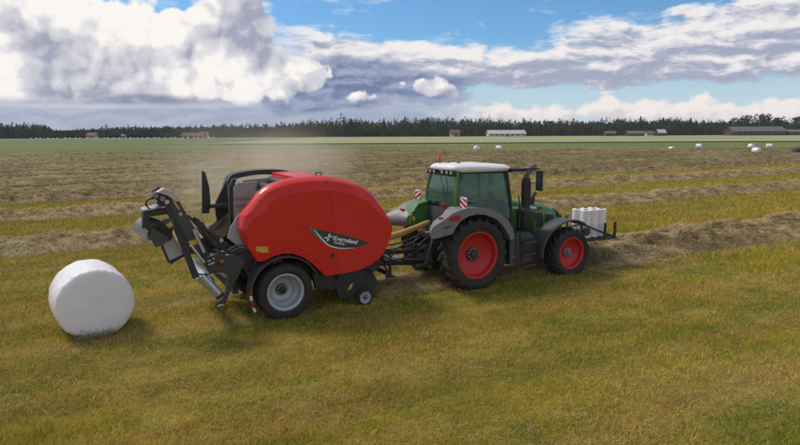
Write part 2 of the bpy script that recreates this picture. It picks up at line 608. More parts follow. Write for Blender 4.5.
M_FIELD = field_material("mown_field", False)
M_BLADE = field_material("grass_blades", True)
M_HAY = hay_material("dry_hay")
M_CONIFER = leaf_material("conifer_foliage", (0.012, 0.020, 0.010), (0.040, 0.058, 0.024))
M_BROAD = leaf_material("broadleaf_foliage", (0.018, 0.030, 0.010), (0.060, 0.085, 0.026))
M_BARK = mat("bark", (0.10, 0.075, 0.055), 0.9, dust=0.1)

# ------------------------------------------------------------------ object helpers


def props(o, label=None, cat=None, group=None, kind=None):
    if label: o['label'] = label
    if cat: o['category'] = cat
    if group: o['group'] = group
    if kind: o['kind'] = kind
    return o


def np_mesh(name, verts, faces, material, tint=None, smooth=False):
    """numpy arrays to ONE mesh object; faces is an (n,3) or (n,4) array"""
    me = bpy.data.meshes.new(name)
    verts = np.asarray(verts, np.float32)
    faces = np.asarray(faces, np.int32)
    k = faces.shape[1]
    me.vertices.add(len(verts))
    me.vertices.foreach_set('co', verts.ravel())
    me.loops.add(faces.size)
    me.loops.foreach_set('vertex_index', faces.ravel())
    me.polygons.add(len(faces))
    me.polygons.foreach_set('loop_start', np.arange(0, faces.size, k, dtype=np.int32))
    me.polygons.foreach_set('loop_total', np.full(len(faces), k, np.int32))
    me.update(calc_edges=True)
    if tint is not None:
        a = me.attributes.new('tint', 'FLOAT', 'POINT')
        a.data.foreach_set('value', np.asarray(tint, np.float32))
    if smooth:
        me.polygons.foreach_set('use_smooth', np.ones(len(faces), bool))
    me.materials.append(material)
    o = bpy.data.objects.new(name, me)
    COL.objects.link(o)
    return o


def hash2(ix, iy, seed):
    h = (ix * 374761393 + iy * 668265263 + seed * 1442695041) & 0xffffffff
    h = ((h ^ (h >> 13)) * 1274126177) & 0xffffffff
    return ((h ^ (h >> 16)) & 0xffff) / 65535.0


def vnoise(x, y, seed=0):
    ix, iy = np.floor(x).astype(np.int64), np.floor(y).astype(np.int64)
    fx, fy = x - ix, y - iy
    fx, fy = fx * fx * (3 - 2 * fx), fy * fy * (3 - 2 * fy)
    a, b = hash2(ix, iy, seed), hash2(ix + 1, iy, seed)
    c, d = hash2(ix, iy + 1, seed), hash2(ix + 1, iy + 1, seed)
    return (a + (b - a) * fx) * (1 - fy) + (c + (d - c) * fx) * fy


def fbm(x, y, seed=0, oct=4, gain=0.5):
    s, a, t = 0.0, 1.0, 0.0
    for i in range(oct):
        s = s + a * vnoise(x * 2 ** i, y * 2 ** i, seed + i * 17)
        t += a
        a *= gain
    return s / t


U0 = 0.0     # u of the current thing's base
C0 = CEN


def frame(u0, c=CEN):
    global U0, C0
    U0, C0 = u0, c


def root(name, label, cat, group=None):
    o = bpy.data.objects.new(name, None)
    COL.objects.link(o)
    o.empty_display_size = 0.3
    o.location = UW(U0, -C0)
    o.rotation_euler = (0, 0, PHI)
    return props(o, label, cat, group)


def mk(name, bm, m, parent, bev=0.0, seg=2, sharp=35, label=None, kind=None, conv=True, smooth=True):
    """bmesh in (u, off, w) to ONE mesh object under its parent"""
    if bev:
        ed = [e for e in bm.edges if len(e.link_faces) == 2 and e.calc_face_angle(0) > R(28)]
        bmesh.ops.bevel(bm, geom=ed, offset=bev, segments=seg, profile=0.6, affect='EDGES', clamp_overlap=True)
    if conv:
        for v in bm.verts:
            v.co = Vector((v.co.x - U0, -(v.co.y + C0), v.co.z))
    bmesh.ops.recalc_face_normals(bm, faces=bm.faces)
    me = bpy.data.meshes.new(name)
    bm.to_mesh(me)
    bm.free()
    if smooth:
        me.polygons.foreach_set('use_smooth', np.ones(len(me.polygons), bool))
        me.set_sharp_from_angle(angle=R(sharp))
    for q in (m if isinstance(m, (list, tuple)) else [m]):
        me.materials.append(q)
    o = bpy.data.objects.new(name, me)
    COL.objects.link(o)
    if parent is not None:
        o.parent = parent
    return props(o, label, None, None, kind)


def prism(pts, o0, o1, bm=None):
    """polygon in (u, w) extruded between two offs"""
    bm = bm or bmesh.new()
    a = [bm.verts.new((u, o0, w)) for u, w in pts]
    b = [bm.verts.new((u, o1, w)) for u, w in pts]
    n = len(pts)
    bm.faces.new(a)
    bm.faces.new(b[::-1])
    for i in range(n):
        bm.faces.new((a[i], b[i], b[(i + 1) % n], a[(i + 1) % n]))
    return bm


def box(u0, u1, o0, o1, w0, w1, bm=None):
    return prism([(u0, w0), (u1, w0), (u1, w1), (u0, w1)], o0, o1, bm)


def rings(rs, bm=None, cap=True, closed=True):
    """loft through rings of points"""
    bm = bm or bmesh.new()
    vs = [[bm.verts.new(p) for p in r] for r in rs]
    n = len(rs[0])
    for a, b in zip(vs[:-1], vs[1:]):
        for i in range(n if closed else n - 1):
            j = (i + 1) % n
            bm.faces.new((a[i], a[j], b[j], b[i]))
    if cap:
        bm.faces.new(vs[0])
        bm.faces.new(vs[-1][::-1])
    return bm


def circ(c, axis, r, seg):
    axis = Vector(axis).normalized()
    t = axis.orthogonal().normalized()
    s = axis.cross(t)
    return [Vector(c) + t * (r * math.cos(2 * math.pi * i / seg)) + s * (r * math.sin(2 * math.pi * i / seg)) for i in range(seg)]


def cyl(p0, p1, r, r1=None, seg=16, bm=None):
    p0, p1 = Vector(p0), Vector(p1)
    return rings([circ(p0, p1 - p0, r, seg), circ(p1, p1 - p0, r if r1 is None else r1, seg)], bm)


def smooth_path(pts, k=6):
    pts = [Vector(p) for p in pts]
    out = []
    for i in range(len(pts) - 1):
        p0, p1, p2, p3 = pts[max(i - 1, 0)], pts[i], pts[i + 1], pts[min(i + 2, len(pts) - 1)]
        for j in range(k):
            t = j / k
            out.append(0.5 * ((2 * p1) + (p2 - p0) * t + (2 * p0 - 5 * p1 + 4 * p2 - p3) * t * t + (3 * p1 - p0 - 3 * p2 + p3) * t ** 3))
    out.append(pts[-1])
    return out


def tube(pts, r, seg=8, bm=None, k=5, smooth=True):
    P = smooth_path(pts, k) if smooth else [Vector(p) for p in pts]
    rs = []
    nrm = None
    for i, p in enumerate(P):
        t = (P[min(i + 1, len(P) - 1)] - P[max(i - 1, 0)]).normalized()
        if nrm is None:
            nrm = t.orthogonal().normalized()
        nrm = (nrm - t * nrm.dot(t)).normalized()
        s = t.cross(nrm)
        rr = r[i * (len(r) - 1) // max(len(P) - 1, 1)] if isinstance(r, (list, tuple)) else r
        rs.append([p + nrm * rr * math.cos(2 * math.pi * j / seg) + s * rr * math.sin(2 * math.pi * j / seg) for j in range(seg)])
    return rings(rs, bm)


def lathe(c, prof, seg=40, bm=None, cap=False):
    """profile [(r, off offset)] turned about the off axis through c=(u, off, w)"""
    rs = []
    for r, a in prof:
        rs.append([(c[0] + r * math.sin(2 * math.pi * i / seg), c[1] + a, c[2] + r * math.cos(2 * math.pi * i / seg)) for i in range(seg)])
    return rings(rs, bm, cap)


def tyre(c, Rr, W, rim, lugs, lug_h, per=14, block=False):
    """tyre with real tread bars, one connected surface; c is the middle of the section"""
    seg = lugs * per
    prof = []
    for s in np.linspace(-1, 1, 23):
        prof.append(s)
    side = [(rim - 0.015, -0.36), (rim + 0.02, -0.40), (rim + (Rr - rim) * .35, -0.5), (rim + (Rr - rim) * .65, -0.495)]
    rs = []
    for r, a in side:
        rs.append([(r, a * W)] * seg)
    for s in prof:
        row = []
        a = s * 0.485 * W
        edge = abs(s)
        base = Rr - lug_h - 0.055 * Rr * max(0, edge - 0.72) / 0.28 - 0.02 * Rr * edge ** 2
        for i in range(seg):
            if block:
                ph = (i / per + 0.12 * math.sin(s * 9)) % 1.0
                on = (ph < 0.72) and (abs((s * 3.0) % 1.0 - 0.5) < 0.42)
            else:
                ph = (i / per + 0.85 * edge + (0.5 if s > 0 else 0.0)) % 1.0
                on = ph < 0.36 and edge > 0.04
            h = lug_h if on else 0.0
            row.append((base + h * (1 if edge < 0.93 else 0.5), a))
        rs.append(row)
    for r, a in reversed(side):
        rs.append([(r, -a * W)] * seg)
    R3 = []
    for row in rs:
        R3.append([(c[0] + r * math.sin(2 * math.pi * i / seg), c[1] + a, c[2] + r * math.cos(2 * math.pi * i / seg)) for i, (r, a) in enumerate(row)])
    return rings(R3, None, False)


def rim_bm(c, rim, W, dish, hub_r, seg=48, sgn=1):
    """wheel disc seen from the +off side (sgn=1): lip, well, sloping disc down to the hub"""
    s = sgn
    prof = [(rim + 0.025, s * W * 0.37), (rim + 0.03, s * W * 0.41), (rim + 0.005, s * W * 0.42), (rim - 0.025, s * W * 0.38),
            (rim - 0.04, s * W * 0.28), (rim - 0.05, s * (W * 0.38 - dish * 0.55)), (rim - 0.10, s * (W * 0.38 - dish * 0.72)),
            (rim * 0.62, s * (W * 0.38 - dish * 0.92)), (hub_r * 1.15, s * (W * 0.38 - dish)), (hub_r * 0.5, s * (W * 0.38 - dish)), (0.01, s * (W * 0.38 - dish))]
    return lathe(c, prof, seg)


def wheel(parent, name, c, Rr, W, rim, lugs, lug_h, dish, hub_r, mrim, mhub, sgn, block=False, bolts=8):
    w = mk(name, tyre(c, Rr, W, rim, lugs, lug_h, block=block), M_TYRE, parent, sharp=40)
    mk('rim', rim_bm(c, rim, W, dish, hub_r, sgn=sgn), mrim, w, sharp=30)
    ho = sgn * (W * 0.38 - dish)
    hb = lathe((c[0], c[1] + ho, c[2]), [(hub_r, -sgn * 0.03), (hub_r, sgn * 0.03), (hub_r * .85, sgn * 0.05), (hub_r * .55, sgn * 0.055), (hub_r * .5, sgn * 0.10), (hub_r * .3, sgn * 0.115), (0.005, sgn * 0.115)], 24)
    mk('hub', hb, mhub, w)
    bb = bmesh.new()
    for i in range(bolts):
        t = 2 * math.pi * i / bolts
        p = (c[0] + hub_r * .78 * math.sin(t), c[1] + ho + sgn * 0.03, c[2] + hub_r * .78 * math.cos(t))
        cyl(p, (p[0], p[1] + sgn * 0.04, p[2]), 0.016, seg=6, bm=bb)
    mk('wheel_bolts', bb, M_STEEL, w, kind='stuff')
    return w


def text_part(name, txt, size, origin, tilt, m, parent, shear=0.0, bold=0.0, depth=0.003, sx=1.0):
    """flat lettering on the side facing +off; origin=(u, off, w)"""
    cu = bpy.data.curves.new(name, 'FONT')
    cu.body = txt
    cu.size = size
    cu.extrude = depth
    cu.shear = shear
    cu.offset = bold
    cu.resolution_u = 3
    t = bpy.data.objects.new(name, cu)
    COL.objects.link(t)
    dg = bpy.context.evaluated_depsgraph_get()
    me = bpy.data.meshes.new_from_object(t.evaluated_get(dg))
    bpy.data.objects.remove(t)
    Mx = Matrix.Translation((origin[0] - U0, -(origin[1] + C0), origin[2])) @ Matrix.Rotation(R(90), 4, 'X') @ Matrix.Rotation(R(tilt), 4, 'Z') @ Matrix.Diagonal((sx, 1, 1, 1))
    me.transform(Mx)
    me.materials.clear()
    me.materials.append(m)
    o = bpy.data.objects.new(name, me)
    COL.objects.link(o)
    o.parent = parent
    return o


# ------------------------------------------------------------------ GROUND
def sheet(name, xs, ys, z, m, jag=0.0):
    """a sheet between two distances, as strips of quads; the two long edges wander a little"""
    nx = 80
    X = np.linspace(xs[0], xs[1], nx)
    y0 = ys[0] + (fbm(X * .02, X * 0, 3) - .5) * jag if jag else np.full(nx, ys[0])
    y1 = ys[1] + (fbm(X * .02, X * 0 + 9, 5) - .5) * jag if jag else np.full(nx, ys[1])
    V = np.concatenate([np.stack([X, y0, np.full(nx, z)], 1), np.stack([X, y1, np.full(nx, z)], 1)])
    i = np.arange(nx - 1)
    Fc = np.stack([i, i + 1, nx + i + 1, nx + i], 1)
    return props(np_mesh(name, V, Fc, m), kind='structure')


M_FARGROUND = plain_ground("far_meadow", (0.085, 0.105, 0.030), (0.13, 0.14, 0.05), 0.08)
g = np_mesh("ground", [(-3500, -400, -.03), (3500, -400, -.03), (3500, 5000, -.03), (-3500, 5000, -.03)], [(0, 1, 2, 3)], M_FARGROUND)
props(g, kind='structure')
# the mown field: fine grid near the camera so that it can be slightly uneven
nx, ny = 240, 220
gx = np.sign(np.linspace(-1, 1, nx)) * np.abs(np.linspace(-1, 1, nx)) ** 1.8 * 330
gy = -40 + (np.linspace(0, 1, ny) ** 2.0) * 161
GX, GY = np.meshgrid(gx, gy)
edge_y = 119 + (fbm(GX[-1] * .03, GX[-1] * 0, 8) - .5) * 5
GY[-1] = edge_y


def ground_z(x, y):
    """gentle unevenness, none under the machine"""
    d = np.hypot(x - 1.5, y - 13)
    return (fbm(x * .25, y * .25, 41, 3) - .5) * 0.10 * np.clip((d - 7) / 10, 0, 1)


GZ = ground_z(GX, GY)
V = np.stack([GX.ravel(), GY.ravel(), GZ.ravel()], 1)
ii = (np.arange(ny - 1)[:, None] * nx + np.arange(nx - 1)[None]).ravel()
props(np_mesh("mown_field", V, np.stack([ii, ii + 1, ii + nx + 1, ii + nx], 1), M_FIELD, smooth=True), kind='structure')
sheet("green_meadow", (-700, 700), (118, 235), -.012, plain_ground("green_meadow", (0.105, 0.140, 0.034), (0.175, 0.190, 0.060), 0.06, 0.2), 0)
sheet("oat_field", (-60, 800), (190, 470), .25, plain_ground("oat_field", (0.27, 0.28, 0.13), (0.34, 0.34, 0.17), 0.05, 0.2), 14)
sheet("left_meadow", (-800, -58), (228, 395), .02, plain_ground("left_meadow", (0.11, 0.145, 0.05), (0.16, 0.18, 0.075), 0.04, 0.2), 10)
sheet("pale_stubble", (-800, -58), (392, 470), .06, plain_ground("pale_stubble", (0.27, 0.26, 0.16), (0.33, 0.30, 0.19), 0.04, 0.3), 6)

# ------------------------------------------------------------------ blades of the mown grass
def grass():
    n = 900000
    y0, y1 = 5.5, 75.0
    e = 0.45
    t = rng.random(n)
    d = (y0 ** e + t * (y1 ** e - y0 ** e)) ** (1 / e)
    x = (rng.random(n) * 2 - 1) * (0.80 * d + 1.5)
    y = d
    a = x * HX.x + y * HX.y
    p = (x - ORG.x) * NX.x + (y - ORG.y) * NX.y
    # mowing leaves the grass in clumps and thin places
    dens = fbm(x * 2.2, y * 2.2, 5, 4)
    keep = rng.random(n) < np.clip(0.25 + 1.7 * (dens - 0.22), 0.15, 1)
    x, y, d, a, p = x[keep], y[keep], d[keep], a[keep], p[keep]
    n = len(x)
    tall = fbm(x * .9, y * .9, 9, 4)
    band = fbm(a * .08, p * .8, 12, 3)
    near = np.clip((np.hypot(x - 1.3, (y - 13.0)) - 5) / 3, .55, 1)
    h = near * (0.040 + 0.115 * np.clip(tall * 1.3 - .1, 0, 1) * (0.5 + band)) * (0.6 + 0.8 * rng.random(n)) * np.clip(d / 12, 1, 1.9)
    h = h * np.where(p < -4.5, .62, 1.0)
    w = 0.0056 * np.clip(d / 8, 1, 6) * (0.6 + 0.8 * rng.random(n))
    th = rng.random(n) * 2 * np.pi
    lean = np.clip(rng.normal(0.75, 0.38, n), 0.02, 1.5)
    # leaning mostly the way the mower went
    dirx = np.cos(th) + 0.55 * HX.x
    diry = np.sin(th) + 0.55 * HX.y
    L = np.hypot(dirx, diry) + 1e-6
    dirx, diry = dirx / L, diry / L
    z = ground_z(x, y)
    ph = th + rng.normal(0, .8, n)
    bx, by = np.cos(ph) * w, np.sin(ph) * w
    tip = np.stack([x + dirx * h * np.sin(lean) * 1.3, y + diry * h * np.sin(lean) * 1.3, z + h * np.cos(lean) + 0.012], 1)
    A = np.stack([x - bx, y - by, z - .004], 1)
    B = np.stack([x + bx, y + by, z - .004], 1)
    V = np.stack([A, B, tip], 1).reshape(-1, 3)
    tint = np.repeat(rng.random(n), 3)
    o = np_mesh("stubble_grass", V, np.arange(n * 3).reshape(-1, 3), M_BLADE, tint)
    props(o, "short mown grass stubble in green and straw colours covering the field", "grass", kind='stuff')


grass()


# ------------------------------------------------------------------ windrows
def windrow(nc, u0, u1, width, height, du, nv, straws, seed, slen=0.35, sw=0.006, wob=0.5):
    us = np.arange(u0, u1, du)
    vs = np.linspace(-1, 1, nv)
    Ug, Vg = np.meshgrid(us, vs, indexing='ij')
    wid = width * (0.75 + 0.55 * fbm(Ug * .45, Ug * 0 + 1, seed, 3))
    cen = nc + (fbm(us * .12, us * 0, seed + 5, 3) - .5)[:, None] * 2 * wob
    P = cen + Vg * wid * .5
    clump = fbm(Ug * 0.8, P * 1.2, seed + 9, 4)
    fine = fbm(Ug * 4.0, P * 4.0, seed + 21, 3)
    endt = np.clip((Ug - u0) / .8, 0, 1) * np.clip((u1 - Ug) / .8, 0, 1)
    lump = fbm(Ug * 1.7, P * 2.2, seed + 31, 3)
    H = height * np.clip(1 - np.abs(Vg) ** 2.2, 0, 1) * (0.30 + .75 * clump + 1.1 * np.clip(lump - .32, 0, 1)) * endt + (fine - .5) * .22 * np.clip(1.05 - np.abs(Vg), 0, 1) * height / .35
    X = ORG.x + HX.x * Ug + NX.x * P
    Y = ORG.y + HX.y * Ug + NX.y * P
    Z = np.maximum(H, -.02) + ground_z(X, Y) - 0.03 * (np.abs(Vg) > .97)
    V = np.stack([X.ravel(), Y.ravel(), Z.ravel()], 1)
    nu = len(us)
    ii = (np.arange(nu - 1)[:, None] * nv + np.arange(nv - 1)[None]).ravel()
    Fq = np.stack([ii, ii + 1, ii + nv + 1, ii + nv], 1)
    F3 = np.concatenate([Fq[:, [0, 1, 2]], Fq[:, [0, 2, 3]]])
    tint = (0.05 + 0.55 * fine + .25 * clump).ravel() * .8
    # loose straws on top and beside
    n = straws
    i = rng.integers(0, nu, n)
    s = np.clip(rng.normal(0, .48, n), -1.5, 1.5)
    j = np.clip(((s + 1) / 2 * (nv - 1)).round().astype(int), 0, nv - 1)
    wd = wid[i, 0]
    pu = us[i] + rng.random(n) * du
    pp = cen[i, 0] + s * wd * .5
    zx = ORG.x + HX.x * pu + NX.x * pp
    zy = ORG.y + HX.y * pu + NX.y * pp
    zz = np.where(np.abs(s) < 1, Z[i, j], ground_z(zx, zy)) + rng.random(n) * .03
    L = slen * (0.5 + rng.random(n))
    th = rng.random(n) * 2 * np.pi
    dirx, diry = np.cos(th), np.sin(th)
    el = rng.normal(0.22, .36, n)
    hx_, hy_, hz_ = dirx * L * np.cos(el), diry * L * np.cos(el), L * np.sin(el) * .8
    bx, by = -diry * sw, dirx * sw
    A = np.stack([zx - hx_ * .5 - bx, zy - hy_ * .5 - by, zz - hz_ * .3], 1)
    B = np.stack([zx - hx_ * .5 + bx, zy - hy_ * .5 + by, zz - hz_ * .3 + sw], 1)
    C = np.stack([zx + hx_ * .5, zy + hy_ * .5, zz + np.abs(hz_) * .6], 1)
    inside = zy < 118
    A, B, C = A[inside], B[inside], C[inside]
    n = len(A)
    F3 = F3[Y.ravel()[F3].max(1) < 118.5]
    V2 = np.stack([A, B, C], 1).reshape(-1, 3)
    t2 = np.repeat(0.45 + 0.85 * rng.random(n), 3)
    F = np.concatenate([F3, np.arange(n * 3).reshape(-1, 3) + len(V)])
    o = np_mesh("hay_windrow", np.concatenate([V, V2]), F, M_HAY, np.concatenate([tint, t2]))
    return props(o, None, None, "windrows of raked hay", 'stuff')


props(windrow(-1.25, 8.9, 75, 2.5, .46, .08, 34, 130000, 1, .34, .007, .35), "tall hay windrow straight ahead of the tractor's front rack", "windrow")
props(windrow(-1.25, 2.2, 8.9, 1.5, .16, .07, 22, 16000, 2, .30, .005, .1), "low strip of hay lying between the tractor's wheels and the baler pickup", "windrow")
props(windrow(-10.9, -22, 90, 2.3, .36, .12, 22, 80000, 3, .36, .008), "first brown hay windrow behind the machine", "windrow")
props(windrow(-19.2, -30, 110, 2.6, .36, .16, 18, 60000, 4, .42, .012, .8), "second brown hay windrow behind the machine", "windrow")
props(windrow(-27.0, -40, 130, 3.0, .36, .22, 14, 40000, 5, .5, .018, .9), "third brown hay windrow behind the machine", "windrow")
for k in range(13):
    nc = -33.2 - k * 6.2
    o = windrow(nc, -50 - k * 6, min(140 + k * 4, 190), 2.3, .30, .35 + .03 * k, 9, 9000, 20 + k, .5, .022, .45)
    props(o, "raked hay windrow on the brown far part of the field", "windrow")


def loose_straw():
    n = 60000
    d = 6.0 + 40 * rng.random(n) ** 1.5
    x = (rng.random(n) * 2 - 1) * (.80 * d + 1)
    keep = fbm(x * .5, d * .9, 61, 4) + .25 * rng.random(n) > .60
    x, y = x[keep], d[keep]
    n = len(x)
    z = ground_z(x, y) + .015 + .03 * rng.random(n)
    L = .05 + .14 * rng.random(n)
    th = rng.random(n) * 2 * np.pi
    ux, uy = np.cos(th), np.sin(th)
    w = .0022 * np.clip(y / 8, 1, 4)
    A = np.stack([x - uy * w, y + ux * w, z], 1)
    B = np.stack([x + uy * w, y - ux * w, z], 1)
    C = np.stack([x + ux * L, y + uy * L, z + rng.random(n) * .06], 1)
    V = np.stack([A, B, C], 1).reshape(-1, 3)
    o = np_mesh("loose_straw", V, np.arange(n * 3).reshape(-1, 3), M_STRAW, np.repeat(rng.random(n), 3))
    props(o, "loose pale straw scattered over the mown stubble", "straw", None, 'stuff')


M_STRAW = mat("pale_straw", (.42, .31, .13), .8, dust=0, scale=20, var=.3)
loose_straw()

# ------------------------------------------------------------------ BALER
frame(0.0)
baler = root('round_baler', "red round baler with a bale wrapper behind it, hitched to the green tractor", "baler")

P_BODY = [(-.72, 2.08), (-.775, 1.82), (-.66, 1.46), (-.50, 1.19), (-.36, 1.17), (-.2, 1.24), (0, 1.28), (.2, 1.26), (.4, 1.17), (.6, 1.01), (.874, .729),
          (1.25, .738), (1.652, .781), (1.90, .86), (2.079, .97), (2.19, 1.09), (2.29, 1.25), (2.405, 1.56), (2.41, 1.66), (2.395, 1.76), (2.23, 2.06), (2.02, 2.36), (1.86, 2.48), (1.68, 2.57),
          (1.35, 2.675), (1.05, 2.73), (.75, 2.745), (.45, 2.735), (.15, 2.695), (-.1, 2.635), (-.27, 2.555), (-.40, 2.45), (-.57, 2.24)]


def inset(P, d):
    n = len(P)
    out = []
    for i in range(n):
        a, b = Vector(P[i - 1]), Vector(P[(i + 1) % n])
        t = (b - a).normalized()
        nrm = Vector((-t.y, t.x))            # inwards for counter-clockwise
        k = min(max((P[i][1] - 1.5) / .8, 0.08), 1.0)
        out.append((P[i][0] + nrm.x * d * k, P[i][1] + nrm.y * d * k))
    return out


def body(o0, o1, rad, P):
    area = sum(P[i - 1][0] * P[i][1] - P[i][0] * P[i - 1][1] for i in range(len(P)))
    if area < 0:
        P = P[::-1]
    rs = []
    for k in range(7):
        t = k / 6 * math.pi / 2
        rs.append((o0 - rad * (1 - math.cos(t)) * 1.0 if False else o0 - rad * (1 - math.cos(math.pi / 2 - t)) * 0 - rad * math.sin(t) * 0 + 0, rad))
    seq = []
    for k in range(7):
        t = k / 6 * math.pi / 2
        seq.append((o0 - rad * math.sin(t) * 1.0 - 0.0, rad * (1 - math.sin(t)) if False else rad * (1 - math.sqrt(max(0, 1 - (1 - math.sin(t)) ** 2)))))
    seq += [(-(x + 2 * 1.27), d) for x, d in reversed(seq)]
    return rings([[(u, off, w) for u, w in inset(P, d)] for off, d in seq])


sep_n = Vector((1, 0, .12)).normalized()
sep_c = Vector((1.0, 0, 2.4))


def cut(b_, c, n):
    bmesh.ops.bisect_plane(b_, geom=b_.verts[:] + b_.edges[:] + b_.faces[:], plane_co=c, plane_no=n, clear_outer=True)
    bmesh.ops.holes_fill(b_, edges=[e for e in b_.edges if e.is_boundary])
    return b_


bm = body(-.10, -2.44, .27, P_BODY)
bmf, bmt, bms = bm.copy(), bm.copy(), bm.copy()
bmo = bm
cut(bm, sep_c - sep_n * .0025, sep_n)
cut(bm, Vector((0, -.42, 0)), Vector((0, -1, 0)))
rear_cover = mk('rear_cover', bm, M_RED, baler, bev=.006, seg=2, sharp=50)
cut(bms, sep_c - sep_n * .0025, sep_n)
cut(bms, Vector((0, -2.12, 0)), Vector((0, 1, 0)))
cut(bms, Vector((.55, 0, 0)), Vector((-1, 0, 0)))
mk('rear_cover', bms, M_RED, baler, bev=.006, seg=2, sharp=50)
cut(bmt, sep_c - sep_n * .0025, sep_n)
cut(bmt, Vector((0, -.425, 0)), Vector((0, 1, 0)))
cut(bmt, Vector((0, -2.115, 0)), Vector((0, -1, 0)))
cut(bmt, Vector((.42, 0, 0)), Vector((-1, 0, 0)))
mk('top_cover', bmt, M_RED, baler, bev=.006, seg=2, sharp=50)
cut(bmf, sep_c + sep_n * .0025, -sep_n)
front_cover = mk('front_cover', bmf, M_RED, baler, bev=.006, seg=2, sharp=50)
mk('bale_chamber', prism([(.30, 1.5), (.35, 1.22), (1.0, .85), (2.1, 1.1), (2.2, 1.9), (1.2, 2.5), (.25, 2.5)], -.44, -2.3), M_DARK, baler)
for k in range(9):
    t = R(-78 + k * 19)
    cc_ = (.62 - .78 * math.cos(t), 1.86 + .72 * math.sin(t))
    mk('chamber_roller', cyl((cc_[0], -.43, cc_[1]), (cc_[0], -2.12, cc_[1]), .085, seg=14), (M_BLACK, M_DARK, M_DARK)[k % 3], baler)
# pressed creases of the side panel
FO = -.098
for pts, r in (([(.10, 2.12), (.14, 1.98), (.24, 1.87), (.40, 1.79), (.62, 1.72)], .016), ([(1.06, 2.22), (1.36, 2.14), (1.60, 2.02), (1.72, 1.88)], .012), ([(-.62, 1.44), (-.3, 1.33), (.1, 1.42), (.5, 1.30), (.80, .98)], .014)):
    mk('panel_crease', tube([(u, FO - .004, w) for u, w in pts], r, 8), M_RED, rear_cover if pts[-1][0] < .9 else front_cover)
# hinge line and latch
mk('panel_latch', box(1.00, 1.06, -.115, -.085, 1.10, 1.20), M_BLACK, front_cover, bev=.006)
# swoosh decal with the maker's lettering
dec = smooth_path([(.60, 1.735, 0), (.80, 1.69, 0), (1.30, 1.545, 0), (1.60, 1.44, 0), (1.84, 1.335, 0)], 5) + smooth_path([(1.80, 1.325, 0), (1.45, 1.262, 0), (1.20, 1.285, 0), (.98, 1.36, 0), (.80, 1.49, 0), (.60, 1.735, 0)], 5)[1:-1]
mk('decal_panel', prism([(v.x, v.y) for v in dec], -.104, -.092), M_DECAL, rear_cover)


def stripe(name, pts, wd, o0, m, par, taper=True):
    P = smooth_path([(u, w, 0) for u, w in pts], 6)
    n = len(P)
    L, Rr = [], []
    for i, p in enumerate(P):
        t = (P[min(i + 1, n - 1)] - P[max(i - 1, 0)]).normalized()
        k = wd * (math.sin(math.pi * (0.08 + .84 * i / (n - 1))) if taper else 1) * .5
        L.append((p.x - t.y * k, p.y + t.x * k))
        Rr.append((p.x + t.y * k, p.y - t.x * k))
    return mk(name, prism(L + Rr[::-1], o0 + .005, o0 - .004), m, par)


stripe('green_stripe', [(.56, 1.745), (.66, 1.66), (.78, 1.53), (.92, 1.40)], .085, -.088, M_TEAL, rear_cover)
stripe('white_stripe', [(.64, 1.725), (.71, 1.63), (.82, 1.49), (.96, 1.365), (1.2, 1.288), (1.5, 1.264)], .028, -.0855, M_WPRINT, rear_cover)
text_part('lettering', "Kverneland", .118, (1.035, -.092, 1.478), -15, M_WPRINT, rear_cover, .1, .004)
text_part('lettering', "FastBale", .074, (1.045, -.092, 1.405), -15, M_WPRINT, rear_cover, .25, .001)
eb = bmesh.new()
for du_, dw_, l_, h_ in ((0, .03, .035, .07), (.045, .012, .07, .030), (.0, -.055, .035, .07), (-.045, -.03, .07, .030)):
    c_, s_ = math.cos(R(-15)), math.sin(R(-15))
    q = [(-l_ / 2, -h_ / 2), (l_ / 2, -h_ / 2), (l_ / 2 + .012, h_ / 2), (-l_ / 2 + .012, h_ / 2)]
    prism([(.945 + (du_ + a) * c_ - (dw_ + b) * s_, 1.545 + (du_ + a) * s_ + (dw_ + b) * c_) for a, b in q], -.099, -.090, eb)
mk('emblem', eb, M_WPRINT, rear_cover, kind='stuff')
mk('yellow_label', prism([(-.507, 1.481), (-.278, 1.46), (-.282, 1.345), (-.511, 1.366)], -.103, -.094), M_YELLOW, rear_cover)
mk('lift_hook', tube([(.86, -.5, 2.70), (.86, -.5, 2.80), (.98, -.5, 2.80), (.98, -.5, 2.70)], .014, 6, smooth=False), M_BLACK, rear_cover)

# wheels, axle, mudguards
for o_, sg in ((-.26, 1), (-2.28, -1)):
    wheel(baler, 'wheel', (0.025, o_, .535), .565, .50, .345, 26, .014, .27, .115, M_SILVER, M_BLACK, sg, True, 10)
    arch = []
    for k in range(19):
        t = R(-118 + k * 186 / 18)
        arch.append((.02 + .70 * math.sin(t), .555 + .70 * math.cos(t)))
    inner = [(.02 + (u - .02) * .965, .555 + (w - .555) * .965) for u, w in arch]
    mg = mk('mudguard', prism(arch + inner[::-1], o_ + sg * .27, o_ - sg * .06), M_DARK, baler, bev=.006)
    cb = bmesh.new()
    for k in range(4):
        t0, t1 = R(-116 + k * 10), R(-108.5 + k * 10)
        q = [(.02 + r * math.sin(t), .555 + r * math.cos(t)) for t, r in ((t0, .708), (t1, .708), (t1, .668), (t0, .668))]
        mk('marker_band', prism(q, o_ + sg * .278, o_ + sg * .235), M_REDLENS if k % 2 else M_WPRINT, mg)
mk('axle', cyl((.02, -.3, .565), (.02, -2.24, .565), .07), M_BLACK, baler)
mk('chassis', prism([(-.75, 1.15), (-.45, .78), (.7, .62), (2.1, .62), (2.3, .78), (2.2, .95), (1.0, .85), (-.3, 1.2)], -.42, -2.12), M_BLACK, baler, bev=.02)
mk('side_plate', prism([(.62, .95), (.74, .45), (1.15, .40), (1.25, .76), (.90, .74)], -.30, -.42), M_BLACK, baler, bev=.01)
